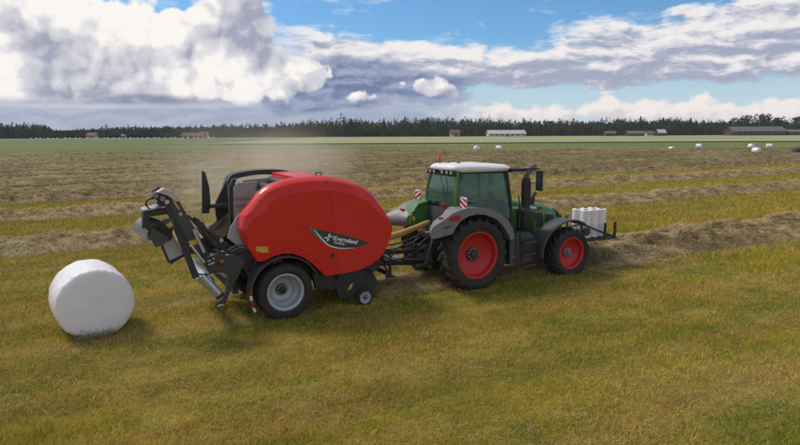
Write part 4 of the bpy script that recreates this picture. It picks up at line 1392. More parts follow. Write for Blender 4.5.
# hood
hs = []
for (u, wt, wl, hw) in ((5.87, 1.965, 1.15, .42), (6.2, 1.945, 1.12, .43), (6.7, 1.885, 1.08, .43), (7.15, 1.80, 1.05, .42), (7.45, 1.68, 1.05, .40), (7.62, 1.56, 1.06, .37), (7.70, 1.44, 1.08, .34)):
    hs.append([(u, TC + hw, wl), (u, TC + hw + .01, wl + .3 * (wt - wl)), (u, TC + hw, wl + .66 * (wt - wl)), (u, TC + hw * .90, wl + .88 * (wt - wl)), (u, TC + hw * .62, wl + .98 * (wt - wl)), (u, TC, wt),
               (u, TC - hw * .62, wl + .98 * (wt - wl)), (u, TC - hw * .90, wl + .88 * (wt - wl)), (u, TC - hw, wl + .66 * (wt - wl)), (u, TC - hw - .01, wl + .3 * (wt - wl)), (u, TC - hw, wl)])
hood = mk('hood', rings(hs), M_GREEN, trac, bev=0, sharp=45)
mk('front_grille', rings([[(7.58, TC + .385, 1.05), (7.58, TC + .385, 1.56), (7.58, TC + .2, 1.63), (7.58, TC - .2, 1.63), (7.58, TC - .385, 1.56), (7.58, TC - .385, 1.05)], [(7.78, TC + .33, 1.05), (7.78, TC + .33, 1.42), (7.78, TC + .15, 1.47), (7.78, TC - .15, 1.47), (7.78, TC - .33, 1.42), (7.78, TC - .33, 1.05)]]), M_BLACK, hood, bev=.02)
for (u0_, u1_, a, b) in ((6.62, 7.05, 1.22, 1.62), (7.10, 7.42, 1.20, 1.54)):
    gr = mk('side_grille', prism([(u0_ + .06, a), (u1_, a), (u1_ - .03, b - .05), (u0_, b)], TC + .436, TC + .40), M_BLACK, hood, bev=.008)
    for k in range(4):
        z = a + .06 + k * (b - a - .1) / 4
        mk('grille_slat', box(u0_ + .07, u1_ - .03, TC + .442, TC + .430, z, z + .018), M_CHAR, gr)
for (u0_, u1_, m_) in ((5.96, 6.10, M_WPRINT), (6.12, 6.20, M_WPRINT), (6.52, 6.66, M_WPRINT), (6.68, 6.80, M_WPRINT), (6.82, 6.98, M_REDLENS)):
    mk('hood_badge', prism([(u0_, 1.745 - (u0_ - 6) * .07), (u1_, 1.745 - (u1_ - 6) * .07), (u1_, 1.80 - (u1_ - 6) * .07), (u0_, 1.80 - (u0_ - 6) * .07)], TC + .452, TC + .38), m_, hood)
# exhaust
ex = mk('exhaust_stack', cyl((6.33, -.60, 1.75), (6.33, -.60, 2.50), .105, seg=20), M_BLACK, trac, bev=.01)
mk('exhaust_guard', rings([circ((6.34, -.60, 1.10), (0, 0, 1), .16, 20), circ((6.34, -.60, 1.16), (0, 0, 1), .20, 20), circ((6.34, -.60, 1.70), (0, 0, 1), .185, 20), circ((6.33, -.60, 1.78), (0, 0, 1), .11, 20)]), M_BLACK, ex)
mk('exhaust_pipe', tube([(6.33, -.60, 2.48), (6.33, -.60, 2.58), (6.40, -.60, 2.70), (6.56, -.60, 2.78)], [.075, .078, .085, .10], 14), mat('dull_pipe', (.12, .115, .11), .5, dust=.25), ex)
gb = bmesh.new()
for k in range(14):
    t = 2 * math.pi * k / 14
    cyl((6.33 + .112 * math.cos(t), -.60 + .112 * math.sin(t), 1.85), (6.33 + .112 * math.cos(t), -.60 + .112 * math.sin(t), 2.42), .007, seg=5, bm=gb)
mk('heat_shield_ribs', gb, M_DARK, ex, kind='stuff')
# mirrors
for s, oc in ((1, -.22), (-1, -2.14)):
    ma = mk('mirror_arm', tube([(5.78, TC + s * .60, 2.72), (6.05, TC + s * .78, 2.745), (6.28, oc, 2.76), (6.40, oc, 2.74)], .020, 8), M_BLACK, trac)
    mk('mirror', box(6.38, 6.44, oc - .09, oc + .10, 2.22, 2.70), M_BLACK, ma, bev=.02, seg=3)
    mk('mirror_glass', box(6.370, 6.381, oc - .075, oc + .085, 2.25, 2.67), mat("dark_mirror_glass", (.03, .03, .032), .35, dust=.1), ma)  # the mirror's glass, coloured dark instead of reflecting the sky
mk('roof_front_visor', rings([[(5.80, -.52, 2.76), (5.80, -.95, 2.76), (5.80, -.95, 2.70), (5.80, -.52, 2.68)], [(6.2, -.42, 2.76), (6.2, -.62, 2.76), (6.2, -.62, 2.72), (6.2, -.42, 2.68)]]), M_BLACK, trac, bev=.01)
mk('air_intake', rings([circ((6.75, -.86, 1.78), (0, 0, 1), .06, 12), circ((6.75, -.86, 1.92), (0, 0, 1), .07, 12), circ((6.78, -.86, 2.02), (.3, 0, 1), .05, 12), circ((6.86, -.86, 2.10), (.8, 0, 1), .05, 12)]), M_BLACK, trac)
# fuel tank and steps on the near side
tk = mk('fuel_tank', prism([(5.60, .46), (6.30, .46), (6.36, .60), (6.36, 1.10), (6.2, 1.20), (5.66, 1.22), (5.58, 1.0)], -.26, -.88), M_CHAR, trac, bev=.05, seg=3)
mk('tank_band', box(5.75, 5.79, -.252, -.28, .50, 1.18), M_BLACK, tk)
mk('battery_cover', prism([(5.98, .72), (6.26, .72), (6.26, 1.06), (5.98, 1.06)], -.245, -.275), M_BLACK, tk, bev=.008)
for k, z in enumerate((.40, .68, .96)):
    stp = mk('step', box(5.92, 6.32, -.12, -.30, z, z + .035), M_DARK, trac, bev=.006)
    mk('step_edge', box(5.93, 6.31, -.115, -.125, z + .005, z + .03), M_CHAR, stp)
for u in (5.90, 6.33):
    mk('step_rail', tube([(u, -.2, .38), (u, -.2, .8), (u, -.26, 1.22)], .018, 6), M_BLACK, trac)
mk('grab_rail', tube([(5.98, -.42, 1.30), (6.02, -.44, 1.75), (5.98, -.46, 2.1)], .016, 6), M_BLACK, trac)
mk('tank_light', box(5.68, 5.73, -.248, -.27, .62, .67), M_ORANGE, tk, bev=.008)
mk('filler_cap', cyl((5.85, -.32, 1.20), (5.85, -.32, 1.26), .06), M_BLACK, tk)
# front fenders
for o0_, o1_ in ((-.03, -.50), (-2.33, -1.86)):
    P = []
    for k in range(15):
        t = R(-92 + k * 125 / 14)
        P.append((7.36 + .86 * math.sin(t) * (1.12 if t < 0 else 1.0), .60 + .86 * math.cos(t)))
    I = [(7.36 + (u - 7.36) * .955, .60 + (w - .60) * .955) for u, w in P]
    ff = mk('front_fender', prism(P + I[::-1], o0_, o1_), M_CHAR, trac, bev=.012)
    mk('fender_stay', tube([(7.3, (o0_ + o1_) / 2, 1.44), (7.3, TC + (.3 if o0_ > -1 else -.3), 1.2), (7.3, TC + (.2 if o0_ > -1 else -.2), .9)], .025, 6), M_BLACK, ff)
# front linkage with the rack
fl = mk('front_linkage', box(7.75, 8.15, TC - .30, TC + .30, .58, 1.05), M_BLACK, trac, bev=.03)
mk('front_lamp', box(7.78, 7.86, -.60, -.74, 1.42, 1.52), M_STEEL, trac, bev=.012)
mk('lamp_bracket', tube([(7.70, -.80, 1.30), (7.78, -.72, 1.42), (7.80, -.66, 1.45)], .02, 6), M_BLACK, trac)
rk = mk('film_rack', box(8.12, 9.42, -.46, -.54, .745, .80), M_BLACK, trac, bev=.008)
mk('rack_beam', box(8.12, 9.42, -1.84, -1.92, .745, .80), M_BLACK, rk, bev=.008)
for u in (8.12, 8.56, 9.0, 9.36):
    mk('rack_crossbar', box(u, u + .06, -.54, -1.84, .747, .797), M_BLACK, rk, bev=.008)
mk('rack_floor', box(8.14, 9.36, -.55, -1.83, .722, .742), M_DARK, rk)
mk('rack_brace', tube([(8.20, -.48, 1.22), (8.7, -.48, 1.02), (9.36, -.48, .80)], .025, 8), M_BLACK, rk)
mk('rack_brace', tube([(8.0, TC + .3, 1.1), (8.15, -.6, 1.2), (8.20, -.48, 1.22)], .025, 8), M_BLACK, rk)
for (u, o_) in ((8.98, -.47), (9.38, -.50), (9.38, -1.88), (8.98, -1.90), (8.14, -.50), (8.14, -1.88)):
    mk('rack_upright', box(u - .025, u + .025, o_ - .025, o_ + .025, .79, 1.20), M_BLACK, rk, bev=.006)
mk('rack_motor', cyl((8.30, -.44, 1.02), (8.30, -.60, 1.02), .11), M_BLACK, rk, bev=.01)

# ------------------------------------------------------------------ film rolls standing on the rack, each a thing
roll_lab = [["white film roll at the tractor end of the near row on the front rack", "white film roll in the middle of the near row on the front rack", "white film roll at the outer end of the near row on the front rack"],
            ["white film roll at the tractor end of the far row on the front rack", "white film roll in the middle of the far row on the front rack", "white film roll at the outer end of the far row on the front rack"]]
for j, ro in enumerate((-.72, -1.02)):
    for i in range(3):
        u = 8.50 + i * .285
        frame(u, -ro)
        r = root('film_roll', roll_lab[j][i], "film roll", "white film rolls on the front rack")
        r.location += HX * .05
        r.location.z = 0.803 - .04
        rr = .138
        b = lathe((u, ro, 0), [(.001, 0)], 4) if False else bmesh.new()
        prof = [(.05, .0), (rr - .012, 0), (rr, .012), (rr, .35), (rr + .002, .36), (rr, .37), (rr, .738), (rr - .012, .75), (.052, .75), (.05, .70)]
        rings([[(u + q * math.cos(2 * math.pi * k / 24), ro + q * math.sin(2 * math.pi * k / 24), z) for k in range(24)] for q, z in prof], b, False)
        mk('film', b, M_FILM, r)
        b = bmesh.new()
        rings([[(u + q * math.cos(2 * math.pi * k / 16), ro + q * math.sin(2 * math.pi * k / 16), z) for k in range(16)] for q, z in ((.05, .0), (.05, .765), (.042, .765), (.042, .0))], b, False)
        mk('core', b, mat("cardboard", (.35, .25, .15), .8, dust=.05), r)

# ------------------------------------------------------------------ driver
frame(4.80, 1.18)


def person():
    pr = bpy.data.objects.new('person', None)
    COL.objects.link(pr)
    pr.location = UW(4.80, -1.18, 1.72)
    pr.rotation_euler = (0, 0, PHI)
    props(pr, "driver in a blue-grey work shirt sitting at the wheel inside the tractor cab", "person")
    bm = bmesh.new()
    sk = bm.verts.layers.skin.verify()

    def v(p, r, par=None):
        q = bm.verts.new(p)
        q[sk].radius = (r, r) if not isinstance(r, tuple) else r
        if par:
            bm.edges.new((par, q))
        return q
    pel = v((-.02, 0, .10), (.15, .12))
    pel[sk].use_root = True
    sp = v((-.08, 0, .28), (.145, .115), pel)
    ch = v((-.09, 0, .46), (.165, .12), sp)
    nb = v((-.06, 0, .58), (.075, .07), ch)
    nk = v((-.035, 0, .65), (.055, .055), nb)
    hd = v((-.005, 0, .735), (.080, .092), nk)
    v((-.01, 0, .83), (.070, .085), hd)
    v((.088, 0, .735), (.014, .018), hd)              # nose
    for s in (-1, 1):
        v((-.005, s * .092, .735), (.012, .018), hd)   # ears
        sh = v((-.07, s * .19, .52), .068, ch)
        el = v((.10, s * .27, .28), .048, sh)
        wr_ = v((.335, s * .17, .31), .031, el)
        pm = v((.385, s * .165, .325), (.036, .022), wr_)
        for f in range(4):
            a = v((.418 + .004 * (1.5 - abs(f - 1.5)), s * (.130 + f * .020), .335), .0085, pm)
            b = v((.440, s * (.130 + f * .020), .318), .0080, a)
            v((.432, s * (.130 + f * .020), .298), .0072, b)
        t = v((.385, s * .125, .335), .0095, pm)
        v((.410, s * .112, .320), .0085, t)
        hp = v((.03, s * .10, .075), .085, pel)
        kn = v((.42, s * .16, .13), .062, hp)
        an = v((.46, s * .15, -.30), .042, kn)
        ft = v((.50, s * .15, -.38), .045, an)
        v((.62, s * .16, -.41), .036, ft)
    me = bpy.data.meshes.new('body')
    bm.to_mesh(me)
    bm.free()
    o = bpy.data.objects.new('body', me)
    COL.objects.link(o)
    md = o.modifiers.new('skin', 'SKIN')
    md.branch_smoothing = .5
    md.use_smooth_shade = True
    o.modifiers.new('sub', 'SUBSURF').levels = 1
    dg = bpy.context.evaluated_depsgraph_get()
    me2 = bpy.data.meshes.new_from_object(o.evaluated_get(dg))
    bpy.data.objects.remove(o)
    me2.materials.clear()
    for q in (M_SKIN, M_SHIRT, M_TROUSER, M_BLACK):
        me2.materials.append(q)
    for p in me2.polygons:
        c = p.center
        if c.z > .61 or (c.x > .345 and c.z > .24):
            i = 0
        elif c.z < -.33:
            i = 3
        elif c.z < .17 and not (c.z > .12 and c.x < -.05 and False):
            i = 2
        else:
            i = 1
        p.material_index = i
    body_o = bpy.data.objects.new('body', me2)
    COL.objects.link(body_o)
    body_o.parent = pr
    # hair cap and eyes
    b = bmesh.new()
    bmesh.ops.create_uvsphere(b, u_segments=18, v_segments=12, radius=1)
    for q in b.verts:
        q.co = Vector((q.co.x * .108 - .022, q.co.y * .100, q.co.z * .100 + .80))
    bmesh.ops.delete(b, geom=[q for q in b.verts if q.co.z < .775 - .9 * min(0, q.co.x + .02) * 0 and q.co.x > .0 or q.co.z < .72], context='VERTS')
    mk('hair', b, M_HAIR, pr, conv=False)
    for s in (-1, 1):
        b = bmesh.new()
        bmesh.ops.create_uvsphere(b, u_segments=10, v_segments=6, radius=.011, matrix=Matrix.Translation((.073, s * .033, .752)))
        mk('eye', b, M_BLACK, pr, conv=False)
    b = bmesh.new()
    tube([(.070, -.024, .692), (.080, 0, .690), (.070, .024, .692)], .006, 6, b)
    mk('mouth', b, mat("lips", (.35, .12, .10), .5, dust=0), pr, conv=False)


person()


# ------------------------------------------------------------------ wrapped bales
def bale_mesh(D, L, seg=72, nl=20, wr_amp=.008, seed=0):
    """wrapped round bale lying on its side, axis along local y; slightly sagged where it stands"""
    r0 = D / 2
    ed = .095
    prof = [(0.0, -L / 2 - .02)]
    for k in range(1, 7):
        prof.append(((r0 - ed) * k / 6, -L / 2 - .02 + .02 * (k / 6) ** 3))
    for k in range(1, 7):
        t = k / 6 * math.pi / 2
        prof.append((r0 - ed + ed * math.sin(t), -L / 2 + ed * (1 - math.cos(t))))
    for k in range(1, nl):
        prof.append((r0 + .012 * math.sin(math.pi * k / nl), -L / 2 + ed + (L - 2 * ed) * k / nl))
    for k in range(6, -1, -1):
        t = k / 6 * math.pi / 2
        prof.append((r0 - ed + ed * math.sin(t), L / 2 - ed * (1 - math.cos(t))))
    for k in range(5, -1, -1):
        prof.append(((r0 - ed) * k / 6, L / 2 + .02 - .02 * (k / 6) ** 3))
    P = np.array(prof)
    th = np.linspace(0, 2 * np.pi, seg, endpoint=False)
    T, Rr = np.meshgrid(th, P[:, 0])
    Yy = np.repeat(P[:, 1][:, None], seg, 1)
    lump = (fbm(np.cos(T) * 2 + 5, np.sin(T) * 2 + Yy * 1.5 + 7, seed, 3) - .5) * .05
    wr_ = (fbm(np.cos(T) * 9 + Yy * 3 + 20, np.sin(T) * 9 + Yy * 12 + 20, seed + 3, 3) - .5) * wr_amp * 2
    fac = np.clip(Rr / r0, 0, 1)
    Rd = Rr + (lump + wr_) * fac
    X, Z = Rd * np.cos(T), Rd * np.sin(T)
    pleat = np.sin(T * 46 + 5 * fbm(np.cos(T) * 4 + 9, np.sin(T) * 4 + 9, seed + 2, 2)) * np.clip(Rr / r0 - .45, 0, 1) ** 1.5
    Rd = Rd - .0035 * fac ** 6 * ((Yy * 7.3 + .12 * np.sin(T)) % 1.0)
    X, Z = Rd * np.cos(T), Rd * np.sin(T)
    Yd = Yy + pleat * .0022 * np.sign(Yy) * (np.abs(Yy) > L * .42) + (fbm(X * 5 + 11, Z * 5 + 3, seed + 8, 3) - .5) * .02 * np.sign(Yy)
    low = -r0 + .055
    Z = np.where(Z < low, low + (Z - low) * .25, Z)
    X = X * (1 + .03 * np.clip(-Z / r0, 0, 1))
    V = np.stack([X.ravel(), Yd.ravel(), Z.ravel() - Z.min()], 1)
    n = len(P)
    i = np.arange(n - 1)[:, None] * seg
    j = np.arange(seg)[None]
    j2 = (j + 1) % seg
    Fc = np.stack([(i + j).ravel(), (i + j2).ravel(), (i + seg + j2).ravel(), (i + seg + j).ravel()], 1)
    return V, Fc


M_BALE = mat("bale_film", (0.88, 0.82, 0.80), 0.30, dust=0.03, scale=2.5, bump=0.05, bscale=9, var=.02, spec=.4)
V, Fc = bale_mesh(1.28, 1.18, 240, 36)
bale = np_mesh("wrapped_bale", V, Fc, M_BALE, smooth=True)
bp = at(99, 337)
axis_az = R(-35)          # direction the bale's axis points to, from +Y
bale.location = (bp.x + math.sin(axis_az) * .55, bp.y + math.cos(axis_az) * .55, -.01)
bale.rotation_euler = (0, 0, -axis_az)
props(bale, "large white wrapped bale lying in the stubble behind the red baler", "bale", "white wrapped bales")
# torn wisp of film and hay at its foot
hb = []
for k in range(520):
    a = rng.uniform(-.40, .30)
    z = abs(rng.normal(0, .10))
    hb.append((a, z))
hv, hf, ht_ = [], [], []
for a, z in hb:
    b0 = Vector((a, -.63 - rng.uniform(0, .05), z * .6))
    dd = Vector((rng.normal(0, .6), rng.normal(-.3, .4), rng.normal(.5, .6))).normalized() * rng.uniform(.05, .15)
    s_ = dd.cross(Vector((0, 1, .2))).normalized() * .004
    k = len(hv)
    hv += [b0 - s_, b0 + s_, b0 + dd]
    hf.append((k, k + 1, k + 2))
    ht_ += [rng.random()] * 3
Mb = Matrix.Translation(bale.location) @ Matrix.Rotation(-axis_az, 4, 'Z')
props(np_mesh("hay_wisps", [tuple(Mb @ q) for q in hv], hf, M_HAY, ht_), "loose brown hay stuck at the foot of the large white bale", "hay", None, 'stuff')

FB = [(476.6, 150.3, 0.2, "small white bale far behind the tractor cab, nearer the exhaust-less side"), (498.7, 150.3, 1.1, ""), (671.4, 148.3, .3, ""), (698.7, 148.2, .8, ""), (751, 148.2, .2, ""), (769, 148.2, 1.2, ""), (756, 153.2, .5, "")]
FL = ["far white bale above the tractor roof's beacon side, first of a pair", "far white bale above the tractor roof, second of the pair towards the long barn",
      "half-hidden far white bale lying lowest in the green strip on the right", "far white bale standing alone between the sunken bale and the red barn's bales",
      "far white bale of the cluster below the red barn, behind the nearest one", "rightmost far white bale, below the red barn's right half", "nearest far white bale at the brown field's edge below the red barn"]
Vs, Fs = bale_mesh(1.0, 1.0, 28, 6, .008, 4)
bm0 = None
for i, (px, py, rot, _) in enumerate(FB):
    p = at(px, py)
    if bm0 is None:
        b = np_mesh("wrapped_bale", Vs, Fs, M_BALE, smooth=True)
        bm0 = b
    else:
        b = bm0.copy()
        COL.objects.link(b)
    b.location = (p.x, p.y, -.05 if i != 2 else -.62)
    b.rotation_euler = (0, 0, rot)
    props(b, FL[i], "bale", "white wrapped bales far out in the field")
bp0 = None
for k in range(34):
    px = 30 + k * 5.6 + rng.uniform(-1.6, 1.6)
    p = atd(px, 386 + rng.uniform(-3, 3))
    b = bm0.copy()
    COL.objects.link(b)
    b.location = (p.x, p.y, 0.02)
    b.rotation_euler = (0, 0, rng.uniform(0, 3))
    props(b, "tiny white bale in the long line below the left-hand wood", "bale", "white bales lined up along the far left field edge")


# ------------------------------------------------------------------ trees
def tri_cloud(C, size, seed):
    """one triangle per centre, random orientation"""
    r = np.random.default_rng(seed)
    n = len(C)
    a = r.normal(size=(n, 3))
    a /= np.linalg.norm(a, axis=1)[:, None]
    b = np.cross(a, r.normal(size=(n, 3)))
    b /= np.linalg.norm(b, axis=1)[:, None]
    s = size[:, None]
    return np.stack([C + a * s, C - a * s * .5 + b * s * .8, C - a * s * .5 - b * s * .8], 1).reshape(-1, 3)


def conifer_pts(h, n, r, crown0=.12, wid=.19):
    t = 1 - r.random(n) ** .62 if False else r.random(n) ** .75
    t = crown0 + (1 - crown0) * (1 - t[::1])
    tier = .75 + .45 * np.abs(np.sin(t * h * 1.25 + r.random() * 3))
    rad = wid * h * (1 - t) ** .62 * tier * np.sqrt(r.random(n)) + .1
    th = r.random(n) * 2 * np.pi
    return np.stack([rad * np.cos(th), rad * np.sin(th), t * h - rad * .25], 1), .55 + .5 * (1 - t)


def broad_pts(h, n, r, wid=.42):
    k = 16
    cl = r.normal(size=(k, 3))
    cl /= np.linalg.norm(cl, axis=1)[:, None]
    cl *= (.55 + .45 * r.random((k, 1)))
    cl = cl * np.array([wid * h * .72, wid * h * .72, .30 * h]) + np.array([0, 0, .60 * h])
    i = r.integers(0, k, n)
    rad = h * .15 * (0.6 + .7 * r.random(k))[i]
    dv = r.normal(size=(n, 3))
    dv /= np.linalg.norm(dv, axis=1)[:, None]
    C = cl[i] + dv * (rad * r.random(n) ** .4)[:, None]
    C[:, 2] = np.maximum(C[:, 2], .06 * h)
    return C, np.full(n, .045 * h + .15)


PROFILE = [(-140, 122), (0, 122.5), (48, 123.5), (55, 130), (66, 130), (80, 128), (120, 126.5), (160, 125.5), (200, 126), (240, 124), (300, 122), (330, 119.8), (400, 119), (470, 120), (560, 120.5), (600, 120.5), (640, 119), (735, 120), (750, 119), (960, 118)]


def wood_height(px, d):
    top = np.interp(px, [q[0] for q in PROFILE], [q[1] for q in PROFILE])
    base = 138 - 4 * px / 800
    return (base - top + .8 * (px > 300)) / 600 * d


def forest():
    r = np.random.default_rng(5)
    Vc, Tc = [], []
    Vb, Tb = [], []
    for row, d in enumerate((446, 456, 468, 482, 498)):
        px = -150.0
        while px < 950:
            px += r.uniform(1.6, 4.6)
            p = atd(px, d + r.uniform(-5, 5))
            h = wood_height(px, d) * (.58 + .74 * fbm(np.array([px * .045]), np.array([row * 1.1]), 77, 4)[0]) * r.uniform(.84, 1.10)
            if r.random() < .06:
                h *= 1.13
            broad = r.random() < (.5 if row == 0 else .34)
            if broad:
                h *= .93
                C, s = broad_pts(h, 160, r, r.uniform(.36, .52))
            else:
                C, s = conifer_pts(h, 150, r, .03, r.uniform(.22, .36))
            V = tri_cloud(C + np.array([p.x, p.y, 0]), s * .9, int(r.integers(1e9)))
            t = np.repeat(np.clip(r.random() * .6 + r.random(len(C)) * .4, 0, 1), 3)
            (Vb if broad else Vc).append(V)
            (Tb if broad else Tc).append(t)
    for Vl, Tl, m, nm, lb in ((Vc, Tc, M_CONIFER, "conifer_wood", "dark conifer wood along the horizon beyond the fields"), (Vb, Tb, M_BROAD, "broadleaf_wood", "rounder broadleaf trees mixed into the wood along the horizon")):
        V = np.concatenate(Vl)
        props(np_mesh(nm, V, np.arange(len(V)).reshape(-1, 3), m, np.concatenate(Tl)), lb, "wood", None, 'stuff')


forest()


def tree(name, px, d, h, broad, label, wid=None, seed=0, n=700, group="trees standing out at the edge of the wood"):
    r = np.random.default_rng(seed + 100)
    p = atd(px, d)
    e = bpy.data.objects.new(name, None)
    COL.objects.link(e)
    e.location = (p.x, p.y, 0)
    props(e, label, "tree", group)
    if broad:
        C, s = broad_pts(h, n, r, wid or .42)
        s = s * .75
    else:
        C, s = conifer_pts(h, n, r, .1, wid or .19)
        s = s * .6
    V = tri_cloud(C, s, seed)
    o = np_mesh('crown', V, np.arange(len(V)).reshape(-1, 3), M_BROAD if broad else M_CONIFER, np.repeat(r.random(len(C)), 3))
    o.parent = e
    b = bmesh.new()
    tube([(0, 0, -.1), (.05 * r.normal(), .05 * r.normal(), h * .3), (.2 * r.normal() * .3, 0, h * (.62 if broad else .95))], [.035 * h * .8, .026 * h * .8, .010 * h], 7, b)
    if broad:
        for k in range(5):
            t = k * 1.26 + r.random()
            tube([(0, 0, h * (.22 + .05 * k)), (.12 * h * math.cos(t), .12 * h * math.sin(t), h * (.40 + .05 * k)), (.22 * h * math.cos(t), .22 * h * math.sin(t), h * (.55 + .04 * k))], [.012 * h, .009 * h, .004 * h], 5, b)
    mk('trunk', b, M_BARK, e, conv=False)
    return e


TR = [('broadleaf_tree', 742, 424, 15.0, True, "large rounded dark tree behind the roof of the long red barn, nearest its gable", .46),
      ('broadleaf_tree', 760, 428, 16.6, True, "tallest rounded dark tree rising over the middle of the red barn roof", .50),
      ('broadleaf_tree', 778, 426, 14.4, True, "rounded dark tree behind the far end of the red barn roof", .42),
      ('broadleaf_tree', 797, 424, 14.0, True, "broad dark tree beyond the low annex of the red barn", .46),
      ('broadleaf_tree', 26, 352, 5.4, True, "lone dark bushy tree standing before the left end of the wood", .75),
      ('broadleaf_tree', 44, 420, 9.2, True, "rounded tree where the left wood steps down to the gap", .5),
      ('spruce_tree', 351, 436, 13.6, False, "pointed spruce above the baler's front edge at the wood's rim", .17),
      ('spruce_tree', 384, 436, 13.4, False, "pointed spruce between the baler and the cab at the wood's rim", .17),
      ('pine_tree', 405, 438, 15.2, False, "tallest tree of the wood, standing left of the tractor's beacon", .26),
      ('spruce_tree', 427, 436, 13.8, False, "slim spruce just left of the tractor's orange beacon", .16),
      ('broadleaf_tree', 438, 425, 10.2, True, "rounded tree beside the small red-roofed house", .48),
      ('broadleaf_tree', 476, 424, 10.6, True, "rounded tree between the red-roofed house and the long white barn", .52),
      ('broadleaf_tree', 538, 426, 9.8, True, "rounded tree at the far gable of the long white barn", .5),
      ('broadleaf_tree', 600, 424, 9.2, True, "rounded tree beside the small dark shed", .5),
      ('broadleaf_tree', 668, 424, 9.8, True, "rounded tree at the end of the low farmhouse", .5),
      ('spruce_tree', 690, 436, 13.0, False, "pointed spruce between the farmhouse and the red barn", .18),
      ('spruce_tree', 640, 438, 14.2, False, "tall spruce rising behind the low farmhouse", .18),
      ('spruce_tree', 214, 440, 9.6, False, "short spruce right beside the red barn on the left horizon", .2)]
for i, (nm, px, d, h, br, lb, wd) in enumerate(TR):
    tree(nm, px, d, h, br, lb, wd, i)


# ------------------------------------------------------------------ far buildings
def building(name, px0, px1, d, wall_h, roof_h, depth, mw, mr, label, cat="building", windows=5, door=True, side=0.0, mwin=None, z=0.0):
    p0, p1 = atd(px0, d), atd(px1, d)
    Lx = (p1 - p0).length
    e = bpy.data.objects.new(name, None)
    COL.objects.link(e)
    e.location = ((p0.x + p1.x) / 2, d, z)
    e.rotation_euler = (0, 0, side)
    props(e, label, cat)

    def P(nm, b, m, par=e, bev=0):
        return mk(nm, b, m, par, bev=bev, conv=False)

    def bx(x0, x1, y0, y1, z0, z1):
        b = bmesh.new()
        prism([(x0, z0), (x1, z0), (x1, z1), (x0, z1)], y0, y1, b)
        return b
    hl = Lx / 2
    b = bmesh.new()
    vs = [(-hl, 0, -.4), (hl, 0, -.4), (hl, depth, -.4), (-hl, depth, -.4), (-hl, 0, wall_h), (hl, 0, wall_h), (hl, depth, wall_h), (-hl, depth, wall_h), (-hl, depth / 2, wall_h + roof_h - .12), (hl, depth / 2, wall_h + roof_h - .12)]
    v = [b.verts.new(q) for q in vs]
    for f in ((0, 1, 5, 4), (2, 3, 7, 6), (1, 2, 6, 9, 5), (3, 0, 4, 8, 7), (4, 5, 9, 8), (6, 7, 8, 9)):
        b.faces.new([v[i] for i in f])
    P('wall', b, mw)
    b = bmesh.new()
    ov = .5
    sl = roof_h / (depth / 2)
    prof = [(-ov, wall_h - ov * sl), (depth / 2, wall_h + roof_h), (depth + ov, wall_h - ov * sl), (depth + ov, wall_h - ov * sl - .2), (depth / 2, wall_h + roof_h - .22), (-ov, wall_h - ov * sl - .2)]
    A = [b.verts.new((-hl - ov, y, zz + .1)) for y, zz in prof]
    B = [b.verts.new((hl + ov, y, zz + .1)) for y, zz in prof]
    b.faces.new(A); b.faces.new(B[::-1])
    for i in range(6):
        b.faces.new((A[i], A[(i + 1) % 6], B[(i + 1) % 6], B[i]))
    rf = P('roof', b, mr)
    P('ridge_cap', bx(-hl - ov, hl + ov, depth / 2 - .2, depth / 2 + .2, wall_h + roof_h + .08, wall_h + roof_h + .2), mr, rf)
    for k in range(windows):
        x = -hl + Lx * (k + .5) / windows
        if door and k == windows // 2:
            P('door', bx(x - .9, x + .9, -.08, .1, -.1, min(wall_h * .8, 2.6)), M_WOODDARK)
            continue
        fw = min(.8, Lx / windows * .28)
        fr = P('window', bx(x - fw, x + fw, -.07, .1, wall_h * .42, wall_h * .80), M_WINFRAME)
        P('pane', bx(x - fw * .82, x + fw * .82, -.09, -.05, wall_h * .47, wall_h * .75), M_PANE, fr)
    return e


M_WOODDARK = mat("dark_wood_door", (.06, .05, .045), .8)
M_WINFRAME = mat("white_window_frame", (.32, .31, .30), .6)
M_WALLRED = mat("falu_red_boards", (.085, .022, .019), .85, dust=.1, scale=.4)
M_WALLPALE = mat("pale_plaster", (.50, .48, .44), .85, dust=.15, scale=.4)
M_ROOFLIGHT = mat("light_sheet_roof", (.42, .43, .44), .5, dust=.1, scale=.3)
M_ROOFDARK = mat("dark_sheet_roof", (.10, .092, .095), .6, dust=.15, scale=.3)
M_ROOFTILE = mat("red_tile_roof", (.15, .055, .04), .8, dust=.15, scale=.4)
M_WALLDARK = mat("dark_boards", (.045, .038, .035), .85, dust=.15, scale=.4)
building('long_barn', 489, 526, 418, 2.3, 2.3, 11, M_WALLPALE, M_ROOFLIGHT, "long low barn with a light grey sheet roof at the wood's edge", "barn", 7, side=R(3))
building('red_roofed_house', 450.5, 459.5, 415, 2.9, 2.2, 7, M_WALLPALE, M_ROOFTILE, "small pale house with a red tiled roof above the tractor", "house", 4)
building('red_barn', 734, 786, 405, 3.2, 3.0, 13, M_WALLRED, M_ROOFDARK, "long dark red barn under a dark roof at the right end of the wood", "barn", 9, side=R(-2))
building('barn_annex', 789, 830, 403, 2.6, 1.6, 9, M_WALLRED, M_ROOFDARK, "low dark red annex cut by the photo's edge beside the long red barn", "annex", 6)
building('left_red_barn', 181, 203, 398, 2.8, 2.0, 9, M_WALLRED, mat("rust_red_roof", (.10, .035, .03), .8, dust=.15, scale=.4), "red barn with a rusty red roof below the wood on the left horizon", "barn", 5, z=-.9)
building('farmhouse', 629, 654, 412, 2.0, 1.7, 8, M_WALLDARK, M_ROOFDARK, "low dark farmhouse with a dark roof before the wood, between two sheds", "house", 5, door=False)
building('white_outbuilding', 647, 653.5, 406, 2.3, 1.0, 4, M_WALLPALE, M_ROOFDARK, "small white outbuilding in front of the low dark farmhouse", "shed", 2, door=False)
